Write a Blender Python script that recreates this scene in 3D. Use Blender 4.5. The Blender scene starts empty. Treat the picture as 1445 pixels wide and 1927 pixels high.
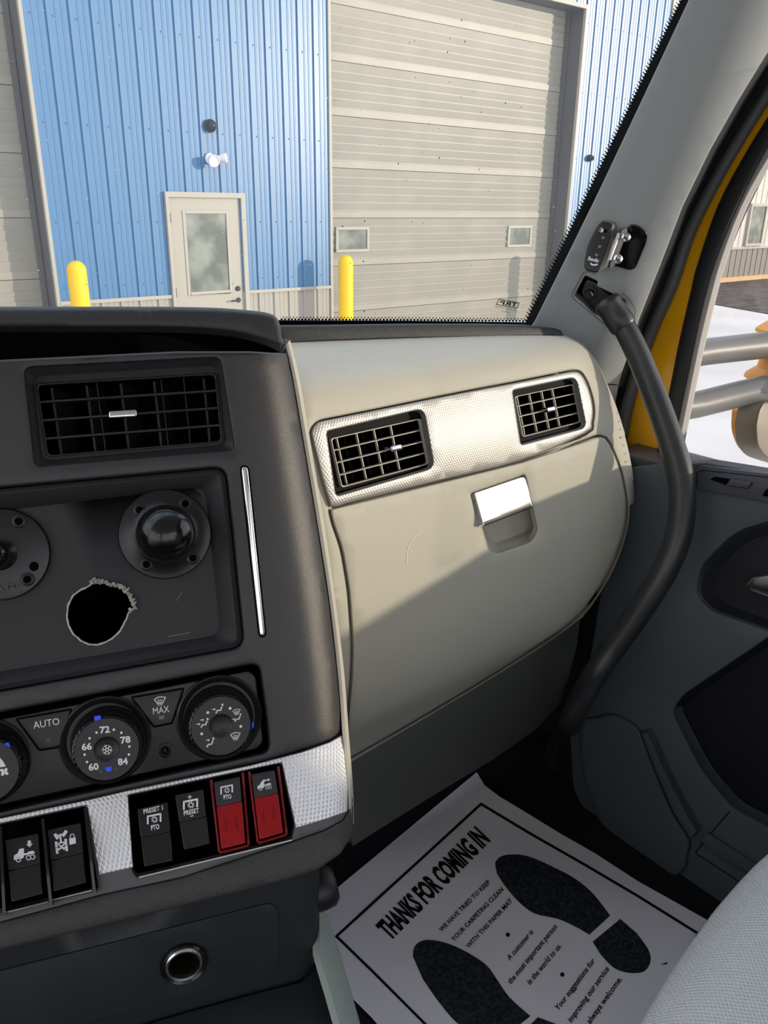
import bpy, bmesh, math, random
import numpy as np
from mathutils import Vector, Matrix
from mathutils.geometry import delaunay_2d_cdt
random.seed(7)
SC = bpy.context.scene
COL = SC.collection

# ---------------------------------------------------------------- camera, sky, sun, exposure
FOC, CX, CY = 1500.0, 722.5, 963.5          # focal length and centre of the 1445 x 1927 frame
EYE = np.array([0.0, 0.0, 1.98])            # ground outside is z = 0, the cab's right is +X, ahead is +Y

def _n(v):
    v = np.array(v, float)
    return v / np.linalg.norm(v)
_up = -_n((-52, -3887, -1500))
_fw = np.array([0, 0, -1.0])
_h = _n(_fw - _fw.dot(_up) * _up)
_rt = np.cross(_h, _up)
YAW = math.radians(39)
_X = math.cos(YAW) * _rt + math.sin(YAW) * _h
_Y = math.cos(YAW) * _h - math.sin(YAW) * _rt
ROT = np.array([_X, _Y, _up])
cam_d = bpy.data.cameras.new('camera')
cam_d.sensor_fit = 'HORIZONTAL'; cam_d.sensor_width = 36; cam_d.lens = 36 * FOC / 1445
cam_d.clip_start = 0.02; cam_d.clip_end = 500
cam = bpy.data.objects.new('camera', cam_d); COL.objects.link(cam)
m = Matrix([list(ROT[i]) + [EYE[i]] for i in range(3)] + [[0, 0, 0, 1]])
cam.matrix_world = m
SC.camera = cam

SUN = Vector((0.68, -0.73, 0.135)).normalized()
ld = bpy.data.lights.new('sun', 'SUN'); ld.energy = 3.2; ld.color = (1.0, 0.86, 0.66); ld.angle = math.radians(1.3)
lo = bpy.data.objects.new('sun', ld); COL.objects.link(lo)
lo.rotation_euler = SUN.to_track_quat('Z', 'Y').to_euler()

world = bpy.data.worlds.new('world'); SC.world = world; world.use_nodes = True
nt = world.node_tree; nt.nodes.clear()
wo = nt.nodes.new('ShaderNodeOutputWorld'); bg = nt.nodes.new('ShaderNodeBackground')
tc = nt.nodes.new('ShaderNodeTexCoord'); sep = nt.nodes.new('ShaderNodeSeparateXYZ')
ramp = nt.nodes.new('ShaderNodeValToRGB')
ramp.color_ramp.elements[0].position = 0.0; ramp.color_ramp.elements[0].color = (0.88, 0.86, 0.84, 1)
ramp.color_ramp.elements[1].position = 0.75; ramp.color_ramp.elements[1].color = (0.38, 0.52, 0.82, 1)
noi = nt.nodes.new('ShaderNodeTexNoise'); noi.inputs['Scale'].default_value = 2.4; noi.inputs['Detail'].default_value = 7
cr = nt.nodes.new('ShaderNodeValToRGB')
cr.color_ramp.elements[0].position = 0.42; cr.color_ramp.elements[0].color = (0, 0, 0, 1)
cr.color_ramp.elements[1].position = 0.64; cr.color_ramp.elements[1].color = (1, 1, 1, 1)
mx = nt.nodes.new('ShaderNodeMix'); mx.data_type = 'RGBA'
mx.inputs[7].default_value = (1.0, 0.97, 0.93, 1)
L = nt.links.new
L(tc.outputs['Generated'], sep.inputs[0]); L(sep.outputs['Z'], ramp.inputs[0])
L(tc.outputs['Generated'], noi.inputs['Vector']); L(noi.outputs[0], cr.inputs[0])
L(ramp.outputs[0], mx.inputs[6]); L(cr.outputs[0], mx.inputs[0])
L(mx.outputs[2], bg.inputs['Color']); bg.inputs['Strength'].default_value = 2.0
L(bg.outputs[0], wo.inputs[0])

vs = SC.view_settings
SC.display_settings.display_device = 'sRGB'
vs.view_transform = 'Standard'; vs.look = 'None'; vs.gamma = 1; vs.use_curve_mapping = False
vs.exposure = -0.12

# ---------------------------------------------------------------- pixel rays and surfaces
def rays(px):
    px = np.atleast_2d(np.array(px, float))
    c = np.stack([(px[:, 0] - CX) / FOC, -(px[:, 1] - CY) / FOC, -np.ones(len(px))], 1)
    return c @ ROT.T
def pt(x, y, d):
    return EYE + rays((x, y))[0] * d
def camdir(a, b, c):
    """A direction given as image right, image down, depth -> world."""
    return _n(ROT @ np.array([a, -b, -c], float))
def pix(x, y, z):
    """Pixel of a point given from the eye."""
    c = ROT.T @ np.array((x, y, z), float)
    return (CX + FOC * c[0] / -c[2], CY - FOC * c[1] / -c[2])
def depth(p):
    return float((ROT.T @ (np.array(p) - EYE))[2] * -1)
def mpp(p):
    return depth(p) / FOC

class Surf:
    """A plane O + uU + vV, or a height field over it (h metres along N, towards the viewer)."""
    def __init__(s, O, U, V, N=None, h=None, t0=0.25, t1=3.0):
        s.O = np.array(O, float); s.U = _n(U)
        V = np.array(V, float); s.V = _n(V - V.dot(s.U) * s.U)
        s.N = _n(np.cross(s.U, s.V)) if N is None else _n(N)
        if s.N.dot(EYE - s.O) < 0: s.N = -s.N
        s.h, s.t0, s.t1 = h, t0, t1
    def uv(s, P):
        d = np.atleast_2d(P) - s.O
        return d @ s.U, d @ s.V
    def at(s, u, v, off=0.0):
        u = np.atleast_1d(np.array(u, float)); v = np.atleast_1d(np.array(v, float))
        hh = s.h(u, v) if s.h else 0 * u
        return s.O + u[:, None] * s.U + v[:, None] * s.V + (hh + off)[:, None] * s.N
    def _f(s, P, off):
        d = P - s.O
        u, v = d @ s.U, d @ s.V
        hh = s.h(u.ravel(), v.ravel()).reshape(u.shape) if s.h else 0
        return d @ s.N - hh - off
    def cast(s, px, off=0.0):
        r = rays(px)
        if s.h is None:
            t = ((s.O + off * s.N - EYE) @ s.N) / (r @ s.N)
            return EYE + r * t[:, None]
        ts = np.linspace(s.t0, s.t1, 360)
        P = EYE + ts[None, :, None] * r[:, None, :]
        f = s._f(P, off)
        neg = f <= 0
        k = np.where(neg.any(1), neg.argmax(1), len(ts) - 1); k = np.maximum(k, 1)
        a, b = ts[k - 1], ts[k]
        for _ in range(26):
            mid = (a + b) / 2
            fm = s._f(EYE + mid[:, None] * r, off)
            a = np.where(fm > 0, mid, a); b = np.where(fm > 0, b, mid)
        return EYE + r * ((a + b) / 2)[:, None]
    def c1(s, x, y, off=0.0):
        return s.cast([(x, y)], off)[0]
    def nrm(s, P):
        P = np.atleast_2d(P)
        if s.h is None: return np.repeat(s.N[None], len(P), 0)
        u, v = s.uv(P); e = 5e-4
        hu = (s.h(u + e, v) - s.h(u - e, v)) / (2 * e); hv = (s.h(u, v + e) - s.h(u, v - e)) / (2 * e)
        n = s.N[None] - hu[:, None] * s.U - hv[:, None] * s.V
        return n / np.linalg.norm(n, axis=1)[:, None]

def plane3(a, b, c):
    a, b, c = map(np.array, (a, b, c))
    return Surf(a, b - a, c - a)
def quarter(x, R):
    """How far a quarter-round of radius R has fallen back at x past its start."""
    x = np.maximum(x, 0.0); xc = np.minimum(x, 0.985 * R)
    return R - np.sqrt(R * R - xc * xc) + (x - xc) * 6

# ---------------------------------------------------------------- 2-D outlines
def resample(loop, step):
    out = []
    for i, a in enumerate(loop):
        b = loop[(i + 1) % len(loop)]
        n = max(1, int(math.hypot(b[0] - a[0], b[1] - a[1]) / step))
        for k in range(n):
            out.append((a[0] + (b[0] - a[0]) * k / n, a[1] + (b[1] - a[1]) * k / n))
    return out
def smooth(pts, n=5, closed=True):
    """Catmull-Rom through the points."""
    out = []; N = len(pts)
    rng = range(N) if closed else range(N - 1)
    for i in rng:
        g = (lambda k: pts[k % N]) if closed else (lambda k: pts[min(max(k, 0), N - 1)])
        p0, p1, p2, p3 = map(np.array, (g(i - 1), g(i), g(i + 1), g(i + 2)))
        for k in range(n):
            t = k / n
            out.append(tuple(0.5 * ((2 * p1) + (p2 - p0) * t + (2 * p0 - 5 * p1 + 4 * p2 - p3) * t * t + (3 * p1 - p0 - 3 * p2 + p3) * t ** 3)))
    if not closed: out.append(tuple(np.array(pts[-1], float)))
    return out
def rounded(pts, r, n=5):
    """Round a polygon's corners; r is one radius or one per corner."""
    N = len(pts); rs = r if isinstance(r, (list, tuple)) else [r] * N
    out = []
    for i in range(N):
        p, a, b = np.array(pts[i], float), np.array(pts[i - 1], float), np.array(pts[(i + 1) % N], float)
        if rs[i] <= 0: out.append(tuple(p)); continue
        da, db = a - p, b - p
        la, lb = np.linalg.norm(da), np.linalg.norm(db)
        q = min(rs[i], la * .48, lb * .48)
        s, e = p + da / la * q, p + db / lb * q
        for k in range(n + 1):
            t = k / n
            out.append(tuple((1 - t) ** 2 * s + 2 * t * (1 - t) * p + t * t * e))
    return out
def area2(l):
    return sum(l[i][0] * l[(i + 1) % len(l)][1] - l[(i + 1) % len(l)][0] * l[i][1] for i in range(len(l)))
def offset(loop, d):
    """Move a loop outwards by d pixels (inwards when negative)."""
    s = 1 if area2(loop) > 0 else -1
    P = np.array(loop, float); N = len(P)
    a = P - np.roll(P, 1, 0); b = np.roll(P, -1, 0) - P
    def nn(e):
        l = np.linalg.norm(e, axis=1); l[l == 0] = 1
        return np.stack([e[:, 1], -e[:, 0]], 1) / l[:, None]
    n1, n2 = nn(a), nn(b)
    m = n1 + n2; l = np.linalg.norm(m, axis=1); l[l < .3] = .3; m /= l[:, None]
    c = np.clip((m * n1).sum(1), .5, 1)
    return [tuple(x) for x in P + s * d * m / c[:, None]]
def ellipse(cx, cy, rx, ry, n=32, rot=0.0):
    c, s = math.cos(rot), math.sin(rot)
    return [(cx + rx * math.cos(a) * c - ry * math.sin(a) * s, cy + rx * math.cos(a) * s + ry * math.sin(a) * c) for a in [2 * math.pi * k / n for k in range(n)]]
def inside(p, loop):
    x, y = p; c = False
    for i in range(len(loop)):
        (x1, y1), (x2, y2) = loop[i - 1], loop[i]
        if (y1 > y) != (y2 > y) and x < (x2 - x1) * (y - y1) / (y2 - y1) + x1: c = not c
    return c
def homography(q, s, t):
    """Bilinear point in a quad TL, TR, BR, BL."""
    q = [np.array(p, float) for p in q]
    return (1 - t) * ((1 - s) * q[0] + s * q[1]) + t * ((1 - s) * q[3] + s * q[2])

# ---------------------------------------------------------------- objects
def link(name, me, mat, parent=None):
    o = bpy.data.objects.new(name, me); COL.objects.link(o)
    if mat is not None: me.materials.append(mat)
    if parent is not None: adopt(o, parent)
    return o
def adopt(o, parent):
    o.parent = parent
    T = Matrix.Identity(4); p = parent
    while p is not None:
        T = p.matrix_basis @ (p.matrix_parent_inverse if p.parent else Matrix.Identity(4)) if False else T
        p = p.parent
    o.matrix_parent_inverse = world_of(parent).inverted()
def world_of(o):
    M = o.matrix_basis.copy()
    return world_of(o.parent) @ o.matrix_parent_inverse @ M if o.parent else M
def thing(name, label, cat, loc, group=None):
    o = bpy.data.objects.new(name, None); COL.objects.link(o)
    o.location = Vector(loc); o.empty_display_size = 0.05
    o['label'] = label; o['category'] = cat
    if group: o['group'] = group
    return o
def tag(o, label, cat, group=None):
    o['label'] = label; o['category'] = cat
    if group: o['group'] = group
    return o
def struct(o, label=None, cat=None):
    o['kind'] = 'structure'
    if label: o['label'] = label
    if cat: o['category'] = cat
    return o
def finish(me, ang=38, face=None):
    """Consistent normals (towards `face`), smooth shading with sharp edges."""
    bm = bmesh.new(); bm.from_mesh(me)
    bmesh.ops.remove_doubles(bm, verts=bm.verts, dist=1e-6)
    bmesh.ops.recalc_face_normals(bm, faces=bm.faces)
    if face is not None and len(bm.faces):
        s = sum(f.normal.dot(Vector(EYE) - f.calc_center_median()) * f.calc_area() for f in bm.faces)
        if face and s < 0: bmesh.ops.reverse_faces(bm, faces=bm.faces)
    bm.to_mesh(me); bm.free()
    me.polygons.foreach_set('use_smooth', [True] * len(me.polygons))
    me.set_sharp_from_angle(angle=math.radians(ang))
    return me
def mesh(name, V, Fc, mat, parent=None, ang=38, face=None):
    me = bpy.data.meshes.new(name); me.from_pydata([tuple(v) for v in V], [], [list(f) for f in Fc]); me.update()
    finish(me, ang, face)
    return link(name, me, mat, parent)
def bevel(o, w, seg=2, ang=30):
    b = o.modifiers.new('bevel', 'BEVEL'); b.width = w; b.segments = seg; b.limit_method = 'ANGLE'; b.angle_limit = math.radians(ang)
    return o

class Build:
    """Collects simple shapes into one mesh."""
    def __init__(s): s.V, s.F = [], []
    def add(s, V, Fc):
        k = len(s.V); s.V += [tuple(v) for v in V]; s.F += [[i + k for i in f] for f in Fc]; return s
    def hexa(s, p):      # 8 points: 4 of one end, 4 of the other
        return s.add(p, [(0, 1, 2, 3), (7, 6, 5, 4), (0, 4, 5, 1), (1, 5, 6, 2), (2, 6, 7, 3), (3, 7, 4, 0)])
    def box(s, x, y, z):
        return s.hexa([(x[0], y[0], z[0]), (x[1], y[0], z[0]), (x[1], y[1], z[0]), (x[0], y[1], z[0]), (x[0], y[0], z[1]), (x[1], y[0], z[1]), (x[1], y[1], z[1]), (x[0], y[1], z[1])])
    def beam(s, a, b, wv, nv):   # a..b with half-width vector wv and depth vector nv (behind)
        a, b, wv, nv = map(np.array, (a, b, wv, nv))
        return s.hexa([a - wv, a + wv, a + wv + nv, a - wv + nv, b - wv, b + wv, b + wv + nv, b - wv + nv])
    def lathe(s, c, axis, prof, seg=32, ref=None, ripple=None):
        c = np.array(c, float); ax = _n(axis)
        e1 = np.cross(ax, (0, 0, 1) if ref is None else ref)
        if np.linalg.norm(e1) < 1e-3: e1 = np.cross(ax, (1, 0, 0))
        e1 = _n(e1); e2 = np.cross(ax, e1)
        V, Fc = [], []
        for (r, h) in prof:
            for k in range(seg):
                a = 2 * math.pi * k / seg
                rr = max(r, 1e-6) * (1 + (ripple[0] * (1 if (k * ripple[1] // seg * 2 + (k * ripple[1] * 2 // seg)) % 2 else 0) if ripple and r > 1e-6 else 0))
                V.append(c + h * ax + rr * (math.cos(a) * e1 + math.sin(a) * e2))
        for i in range(len(prof) - 1):
            for k in range(seg):
                a, b = i * seg + k, i * seg + (k + 1) % seg
                Fc.append((a, b, b + seg, a + seg))
        return s.add(V, Fc)
    def tube(s, pts, r, seg=14, cap=True):
        P = [np.array(p, float) for p in pts]; rs = r if isinstance(r, (list, tuple)) else [r] * len(P)
        V, Fc = [], []; e1 = None
        for i, p in enumerate(P):
            t = _n(P[min(i + 1, len(P) - 1)] - P[max(i - 1, 0)])
            if e1 is None:
                e1 = np.cross(t, (0.31, 0.2, 0.93)); e1 = _n(e1)
            else: e1 = _n(e1 - e1.dot(t) * t)
            e2 = np.cross(t, e1)
            for k in range(seg):
                a = 2 * math.pi * k / seg
                V.append(p + rs[i] * (math.cos(a) * e1 + math.sin(a) * e2))
        for i in range(len(P) - 1):
            for k in range(seg):
                a, b = i * seg + k, i * seg + (k + 1) % seg
                Fc.append((a, b, b + seg, a + seg))
        if cap: Fc += [tuple(range(seg)), tuple(range((len(P) - 1) * seg, len(P) * seg))]
        return s.add(V, Fc)
    def done(s, name, mat, parent=None, ang=38):
        return mesh(name, s.V, s.F, mat, parent, ang)

def tri(outer, holes, pts):
    """Triangulate an outline with holes and extra inner points, all in pixels."""
    V = [Vector(p) for p in outer]; E = [(i, (i + 1) % len(outer)) for i in range(len(outer))]
    for h in holes:
        k = len(V); V += [Vector(p) for p in h]; E += [(k + i, k + (i + 1) % len(h)) for i in range(len(h))]
    k = len(V); V += [Vector(p) for p in pts]
    ov, oe, of, a, b, c = delaunay_2d_cdt(V, E, [], 0, 1e-4)
    loops = [outer] + list(holes)
    keep = []
    for f in of:
        g = sum((Vector(ov[i]) for i in f), Vector((0, 0))) / len(f)
        if inside(g, outer) and not any(inside(g, h) for h in holes): keep.append(list(f))
    return [tuple(v) for v in ov], keep
def patch(name, surf, outer, mat, parent=None, holes=(), off=0.0, thick=0.008, r=0.0, rp=0.0, step=22, ang=40, hole_thick=None, fine=None):
    """A sheet of the surface bounded by an outline seen at these pixels, with a rolled edge (r metres over rp pixels) and a rim going back."""
    seg = step if surf.h else 60
    outer = resample(list(outer), seg); holes = [resample(list(h), seg) for h in holes]
    if area2(outer) < 0: outer = outer[::-1]
    io = offset(outer, -rp) if rp else outer
    ih = [offset(h, rp) if rp else h for h in holes]
    grid = []
    if surf.h or fine:
        st = fine or step
        A = np.array(outer); x0, y0 = A.min(0); x1, y1 = A.max(0)
        y = y0 + st * .5
        while y < y1:
            x = x0 + st * .5
            while x < x1:
                if inside((x, y), io) and not any(inside((x, y), h) for h in ih):
                    near = min(np.min(np.hypot(np.array(l)[:, 0] - x, np.array(l)[:, 1] - y)) for l in [io] + ih)
                    if near > st * .4: grid.append((x, y))
                x += st
            y += st
    v2, Fc = tri(io, ih, grid)
    V = list(surf.cast(v2, off))
    def rim(loop_in, loop_out, th):
        base = len(V); n = len(loop_in); rows = []
        ks = [(0, 0.0)] + ([(k / 3, None) for k in (1, 2, 3)] if rp else [])
        A, B = np.array(loop_in), np.array(loop_out)
        nn = None
        for j, (f, _) in enumerate(ks):
            a = f * math.pi / 2
            Q = A + (B - A) * math.sin(a)
            rows.append(surf.cast(Q, off - r * (1 - math.cos(a))))
        last = rows[-1]
        rows.append(last - th * surf.nrm(surf.cast(loop_out, off - r)))
        for R in rows: V.extend(list(R))
        for j in range(len(rows) - 1):
            for i in range(n):
                a, b = base + j * n + i, base + j * n + (i + 1) % n
                Fc.append([a, b, b + n, a + n])
    rim(io, outer, thick)
    for a, b in zip(ih, holes): rim(a, b, thick if hole_thick is None else hole_thick)
    me = bpy.data.meshes.new(name); me.from_pydata([tuple(v) for v in V], [], Fc); me.update()
    bm = bmesh.new(); bm.from_mesh(me); bmesh.ops.remove_doubles(bm, verts=bm.verts, dist=2e-5); bm.to_mesh(me); bm.free()
    finish(me, ang, True)
    return link(name, me, mat, parent)
def loft(name, surf, loops, offs, mat, parent=None, close=False, ang=40):
    """Skin a list of equal-count pixel loops lying at different depths of a surface; close fills the last."""
    n = len(loops[0]); V = []; Fc = []
    for l, o in zip(loops, offs): V += list(surf.cast(l, o))
    for j in range(len(loops) - 1):
        for i in range(n):
            a, b = j * n + i, j * n + (i + 1) % n
            Fc.append((a, b, b + n, a + n))
    if close: Fc.append(tuple(range((len(loops) - 1) * n, len(loops) * n)))
    return mesh(name, V, Fc, mat, parent, ang, True)
def decal(name, surf, loops, mat, parent=None, off=0.0005, fine=None):
    """Flat print: filled outlines on a surface."""
    V, Fc = [], []
    for l in loops:
        l = [tuple(p) for p in l]
        grid = []
        if fine:
            l = resample(l, fine); A = np.array(l); x0, y0 = A.min(0); x1, y1 = A.max(0)
            grid = [(x, y) for x in np.arange(x0 + fine / 2, x1, fine) for y in np.arange(y0 + fine / 2, y1, fine) if inside((x, y), l) and np.min(np.hypot(A[:, 0] - x, A[:, 1] - y)) > fine * .4]
        v2, f = tri(l, [], grid)
        k = len(V); V += list(surf.cast(v2, off)); Fc += [[i + k for i in g] for g in f]
    return mesh(name, V, Fc, mat, parent, 40, True)
def stroke(p, w, closed=False):
    """A polyline of width w as quads."""
    out = []; N = len(p)
    for i in range(N if closed else N - 1):
        a, b = np.array(p[i], float), np.array(p[(i + 1) % N], float)
        d = b - a; l = np.linalg.norm(d)
        if l < 1e-6: continue
        d /= l; n = np.array([-d[1], d[0]]) * w / 2; e = d * w * .35
        out.append([tuple(a - e + n), tuple(b + e + n), tuple(b + e - n), tuple(a - e - n)])
    return out
_fonts = {}
def text(name, surf, s, bl, br, tl, mat, parent=None, off=0.0006, bold=0.0, mirror=False):
    """A line of lettering: baseline from pixel bl to pixel br, capitals as tall as bl to tl."""
    cu = bpy.data.curves.new(name, 'FONT'); cu.body = s; cu.resolution_u = 2; cu.fill_mode = 'FRONT'; cu.offset = bold
    t = bpy.data.objects.new(name, cu); COL.objects.link(t)
    bpy.context.view_layer.update()
    me = bpy.data.meshes.new_from_object(t.evaluated_get(bpy.context.evaluated_depsgraph_get()))
    bpy.data.objects.remove(t)
    n = len(me.vertices); co = np.zeros(n * 3); me.vertices.foreach_get('co', co); co = co.reshape(-1, 3)
    x0, x1 = co[:, 0].min(), co[:, 0].max(); cap = 0.69
    a = (co[:, 0] - x0) / (x1 - x0); b = co[:, 1] / cap
    if mirror: a = 1 - a
    bl, br, tl = map(lambda q: np.array(q, float), (bl, br, tl))
    px = bl + a[:, None] * (br - bl) + b[:, None] * (tl - bl)
    if surf.h is None:
        B, R, T = surf.cast([bl, br, tl], off)
        P = B + a[:, None] * (R - B) + b[:, None] * (T - B)
    else: P = surf.cast(px, off)
    me.vertices.foreach_set('co', P.ravel()); me.update()
    me.name = name
    return link(name, me, mat, parent)
def icon(name, surf, o, ex, ey, polys, mat, parent=None, off=0.0006):
    """Outlines in icon units (x right, y up) placed by origin and axis vectors in pixels."""
    o, ex, ey = map(lambda q: np.array(q, float), (o, ex, ey))
    return decal(name, surf, [[tuple(o + p[0] * ex + p[1] * ey) for p in l] for l in polys], mat, parent, off)

# ---------------------------------------------------------------- materials
def lin(c):
    c = c / 255.0
    return c / 12.92 if c <= 0.04045 else ((c + 0.055) / 1.055) ** 2.4
def rgb(r, g, b): return (lin(r), lin(g), lin(b), 1)
def mat(name, col, rough=0.5, metal=0.0, spec=0.5, grain=None, vary=None, weave=None, coat=0.0, trans=0.0, emit=None, alpha=1.0):
    m = bpy.data.materials.new(name); m.use_nodes = True
    nt = m.node_tree; p = nt.nodes['Principled BSDF']; L = nt.links.new
    p.inputs['Base Color'].default_value = col; p.inputs['Roughness'].default_value = rough
    p.inputs['Metallic'].default_value = metal; p.inputs['Specular IOR Level'].default_value = spec
    p.inputs['Coat Weight'].default_value = coat; p.inputs['Transmission Weight'].default_value = trans
    if emit: p.inputs['Emission Color'].default_value = emit[0]; p.inputs['Emission Strength'].default_value = emit[1]
    tc = nt.nodes.new('ShaderNodeTexCoord')
    h = None
    if grain:                      # (scale, strength, detail)
        n = nt.nodes.new('ShaderNodeTexNoise'); n.inputs['Scale'].default_value = grain[0]; n.inputs['Detail'].default_value = grain[2] if len(grain) > 2 else 2
        L(tc.outputs['Object'], n.inputs['Vector'])
        h = (n.outputs[0], grain[1])
    if weave:                      # (scale, angle, strength, kind)
        outs = []
        for sg in ((1, -1) if weave[3] == 'diamond' else (1,)):
            mp = nt.nodes.new('ShaderNodeMapping'); mp.inputs['Rotation'].default_value = (0, weave[1] * sg, 0) if len(weave) < 5 else (0, 0, weave[1] * sg)
            w = nt.nodes.new('ShaderNodeTexWave'); w.inputs['Scale'].default_value = weave[0]; w.bands_direction = 'X'
            L(tc.outputs['Object'], mp.inputs[0]); L(mp.outputs[0], w.inputs['Vector']); outs.append(w.outputs['Fac'])
        o = outs[0]
        if len(outs) == 2:
            mm = nt.nodes.new('ShaderNodeMath'); mm.operation = 'MINIMUM'; L(outs[0], mm.inputs[0]); L(outs[1], mm.inputs[1]); o = mm.outputs[0]
        if h:
            ad = nt.nodes.new('ShaderNodeMath'); ad.operation = 'MULTIPLY_ADD'; L(h[0], ad.inputs[0]); ad.inputs[1].default_value = h[1] / weave[2]; L(o, ad.inputs[2]); o = ad.outputs[0]
        h = (o, weave[2])
    if h:
        b = nt.nodes.new('ShaderNodeBump'); b.inputs['Strength'].default_value = h[1]; b.inputs['Distance'].default_value = 0.001
        L(h[0], b.inputs['Height']); L(b.outputs[0], p.inputs['Normal'])
    if vary:                       # (scale, other colour, low, high)
        n = nt.nodes.new('ShaderNodeTexNoise'); n.inputs['Scale'].default_value = vary[0]; n.inputs['Detail'].default_value = 5
        if len(vary) > 4:
            mp = nt.nodes.new('ShaderNodeMapping'); mp.inputs['Scale'].default_value = vary[4]; L(tc.outputs['Object'], mp.inputs[0]); L(mp.outputs[0], n.inputs['Vector'])
        else: L(tc.outputs['Object'], n.inputs['Vector'])
        r = nt.nodes.new('ShaderNodeValToRGB'); r.color_ramp.elements[0].position = vary[2]; r.color_ramp.elements[1].position = vary[3]
        r.color_ramp.elements[0].color = col; r.color_ramp.elements[1].color = vary[1]
        L(n.outputs[0], r.inputs[0]); L(r.outputs[0], p.inputs['Base Color'])
    return m
def glass_mat(name, tint=(1, 1, 1, 1), refl=1.0, haze=0.0, ior=1.45, dust=None):
    m = bpy.data.materials.new(name); m.use_nodes = True
    nt = m.node_tree; nt.nodes.clear(); L = nt.links.new
    out = nt.nodes.new('ShaderNodeOutputMaterial'); tr = nt.nodes.new('ShaderNodeBsdfTransparent'); gl = nt.nodes.new('ShaderNodeBsdfGlossy')
    tr.inputs[0].default_value = tint; gl.inputs['Roughness'].default_value = 0.02
    fr = nt.nodes.new('ShaderNodeFresnel'); fr.inputs['IOR'].default_value = ior
    mu = nt.nodes.new('ShaderNodeMath'); mu.operation = 'MULTIPLY'; mu.inputs[1].default_value = refl
    mix = nt.nodes.new('ShaderNodeMixShader'); L(fr.outputs[0], mu.inputs[0]); L(mu.outputs[0], mix.inputs[0]); L(tr.outputs[0], mix.inputs[1]); L(gl.outputs[0], mix.inputs[2])
    last = mix.outputs[0]
    if haze:                       # a film of road dust that scatters the light falling on the pane
        tl = nt.nodes.new('ShaderNodeBsdfTranslucent'); tl.inputs[0].default_value = (0.9, 0.9, 0.88, 1)
        m2 = nt.nodes.new('ShaderNodeMixShader')
        n = nt.nodes.new('ShaderNodeTexNoise'); n.inputs['Scale'].default_value = 3; n.inputs['Detail'].default_value = 6
        tc = nt.nodes.new('ShaderNodeTexCoord'); L(tc.outputs['Object'], n.inputs['Vector'])
        mm = nt.nodes.new('ShaderNodeMath'); mm.operation = 'MULTIPLY'; mm.inputs[1].default_value = haze * 2; L(n.outputs[0], mm.inputs[0])
        L(mm.outputs[0], m2.inputs[0]); L(last, m2.inputs[1]); L(tl.outputs[0], m2.inputs[2]); last = m2.outputs[0]
    L(last, out.inputs[0])
    return m

M = {}
M['black_soft'] = mat('black_grained_plastic', rgb(50, 50, 52), 0.41, spec=0.5, grain=(1500, 0.26))
M['hood'] = mat('dash_top_leathergrain', rgb(44, 45, 47), 0.46, spec=0.5, grain=(1000, 0.4))
M['black'] = mat('black_plastic', rgb(30, 30, 32), 0.42, spec=0.45, grain=(1400, 0.12))
M['insert'] = mat('dark_insert_plate', rgb(46, 46, 48), 0.55, spec=0.35, grain=(1600, 0.15))
M['gloss'] = mat('gloss_black', rgb(16, 16, 18), 0.16, spec=0.5)
M['rocker'] = mat('rocker_black', rgb(22, 22, 24), 0.3, spec=0.5, grain=(1500, 0.06))
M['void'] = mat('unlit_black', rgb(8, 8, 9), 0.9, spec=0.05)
M['dash'] = mat('warm_grey_dash', rgb(180, 177, 164), 0.55, spec=0.35, weave=(165, math.radians(38), 0.16, 'line'), grain=(900, 0.1))
M['dash_plain'] = mat('warm_grey_plain', rgb(178, 175, 164), 0.5, spec=0.35, grain=(1000, 0.12))
M['lower'] = mat('grey_lower_panel', rgb(94, 96, 93), 0.55, spec=0.3, grain=(900, 0.15))
M['silver'] = mat('silver_weave_trim', rgb(152, 151, 149), 0.40, metal=0.5, weave=(120, math.radians(32), 0.2, 'diamond'))
M['silver2'] = mat('silver_weave_switch_trim', rgb(246, 246, 248), 0.34, metal=0.3, weave=(124, math.radians(31), 0.9, 'diamond'))
M['silver_plain'] = mat('silver_edge', rgb(200, 200, 200), 0.3, metal=0.8)
M['bolster'] = mat('grey_woven_bolster', rgb(68, 67, 66), 0.6, spec=0.3, weave=(190, math.radians(45), 0.5, 'diamond'))
M['fillet'] = mat('dark_grey_fillet', rgb(82, 82, 84), 0.45, spec=0.4, grain=(1200, 0.1))
M['chrome'] = mat('chrome', (0.88, 0.88, 0.89, 1), 0.06, metal=1.0)
M['satin'] = mat('satin_chrome', (0.7, 0.7, 0.7, 1), 0.22, metal=1.0)
M['console'] = mat('charcoal_console', rgb(40, 44, 47), 0.5, spec=0.35, grain=(1300, 0.12))
M['sage'] = mat('sage_trim', rgb(150, 160, 152), 0.5, spec=0.3, grain=(900, 0.1))
M['pillar'] = mat('grey_pillar_trim', rgb(148, 152, 153), 0.6, spec=0.3, grain=(700, 0.08))
M['door'] = mat('slate_door_panel', rgb(76, 83, 88), 0.55, spec=0.3, grain=(800, 0.12))
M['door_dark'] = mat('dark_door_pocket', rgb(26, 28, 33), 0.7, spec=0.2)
M['plate'] = mat('dark_switch_plate', rgb(70, 72, 80), 0.38, spec=0.45)
M['rubber'] = mat('black_rubber', rgb(34, 36, 40), 0.55, spec=0.4, grain=(300, 0.05))
M['bead'] = mat('grey_rubber_bead', rgb(84, 84, 86), 0.45, spec=0.45)
M['glass_edge'] = mat('light_grey_glass_run', rgb(158, 152, 148), 0.5)
M['yellow'] = mat('yellow_paint', rgb(236, 172, 12), 0.25, spec=0.5, coat=0.4)
M['yellow_bollard'] = mat('yellow_bollard_sleeve', rgb(250, 200, 10), 0.4, spec=0.4)
M['handle'] = mat('black_grab_handle', rgb(36, 38, 40), 0.36, spec=0.5, grain=(900, 0.12))
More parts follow.
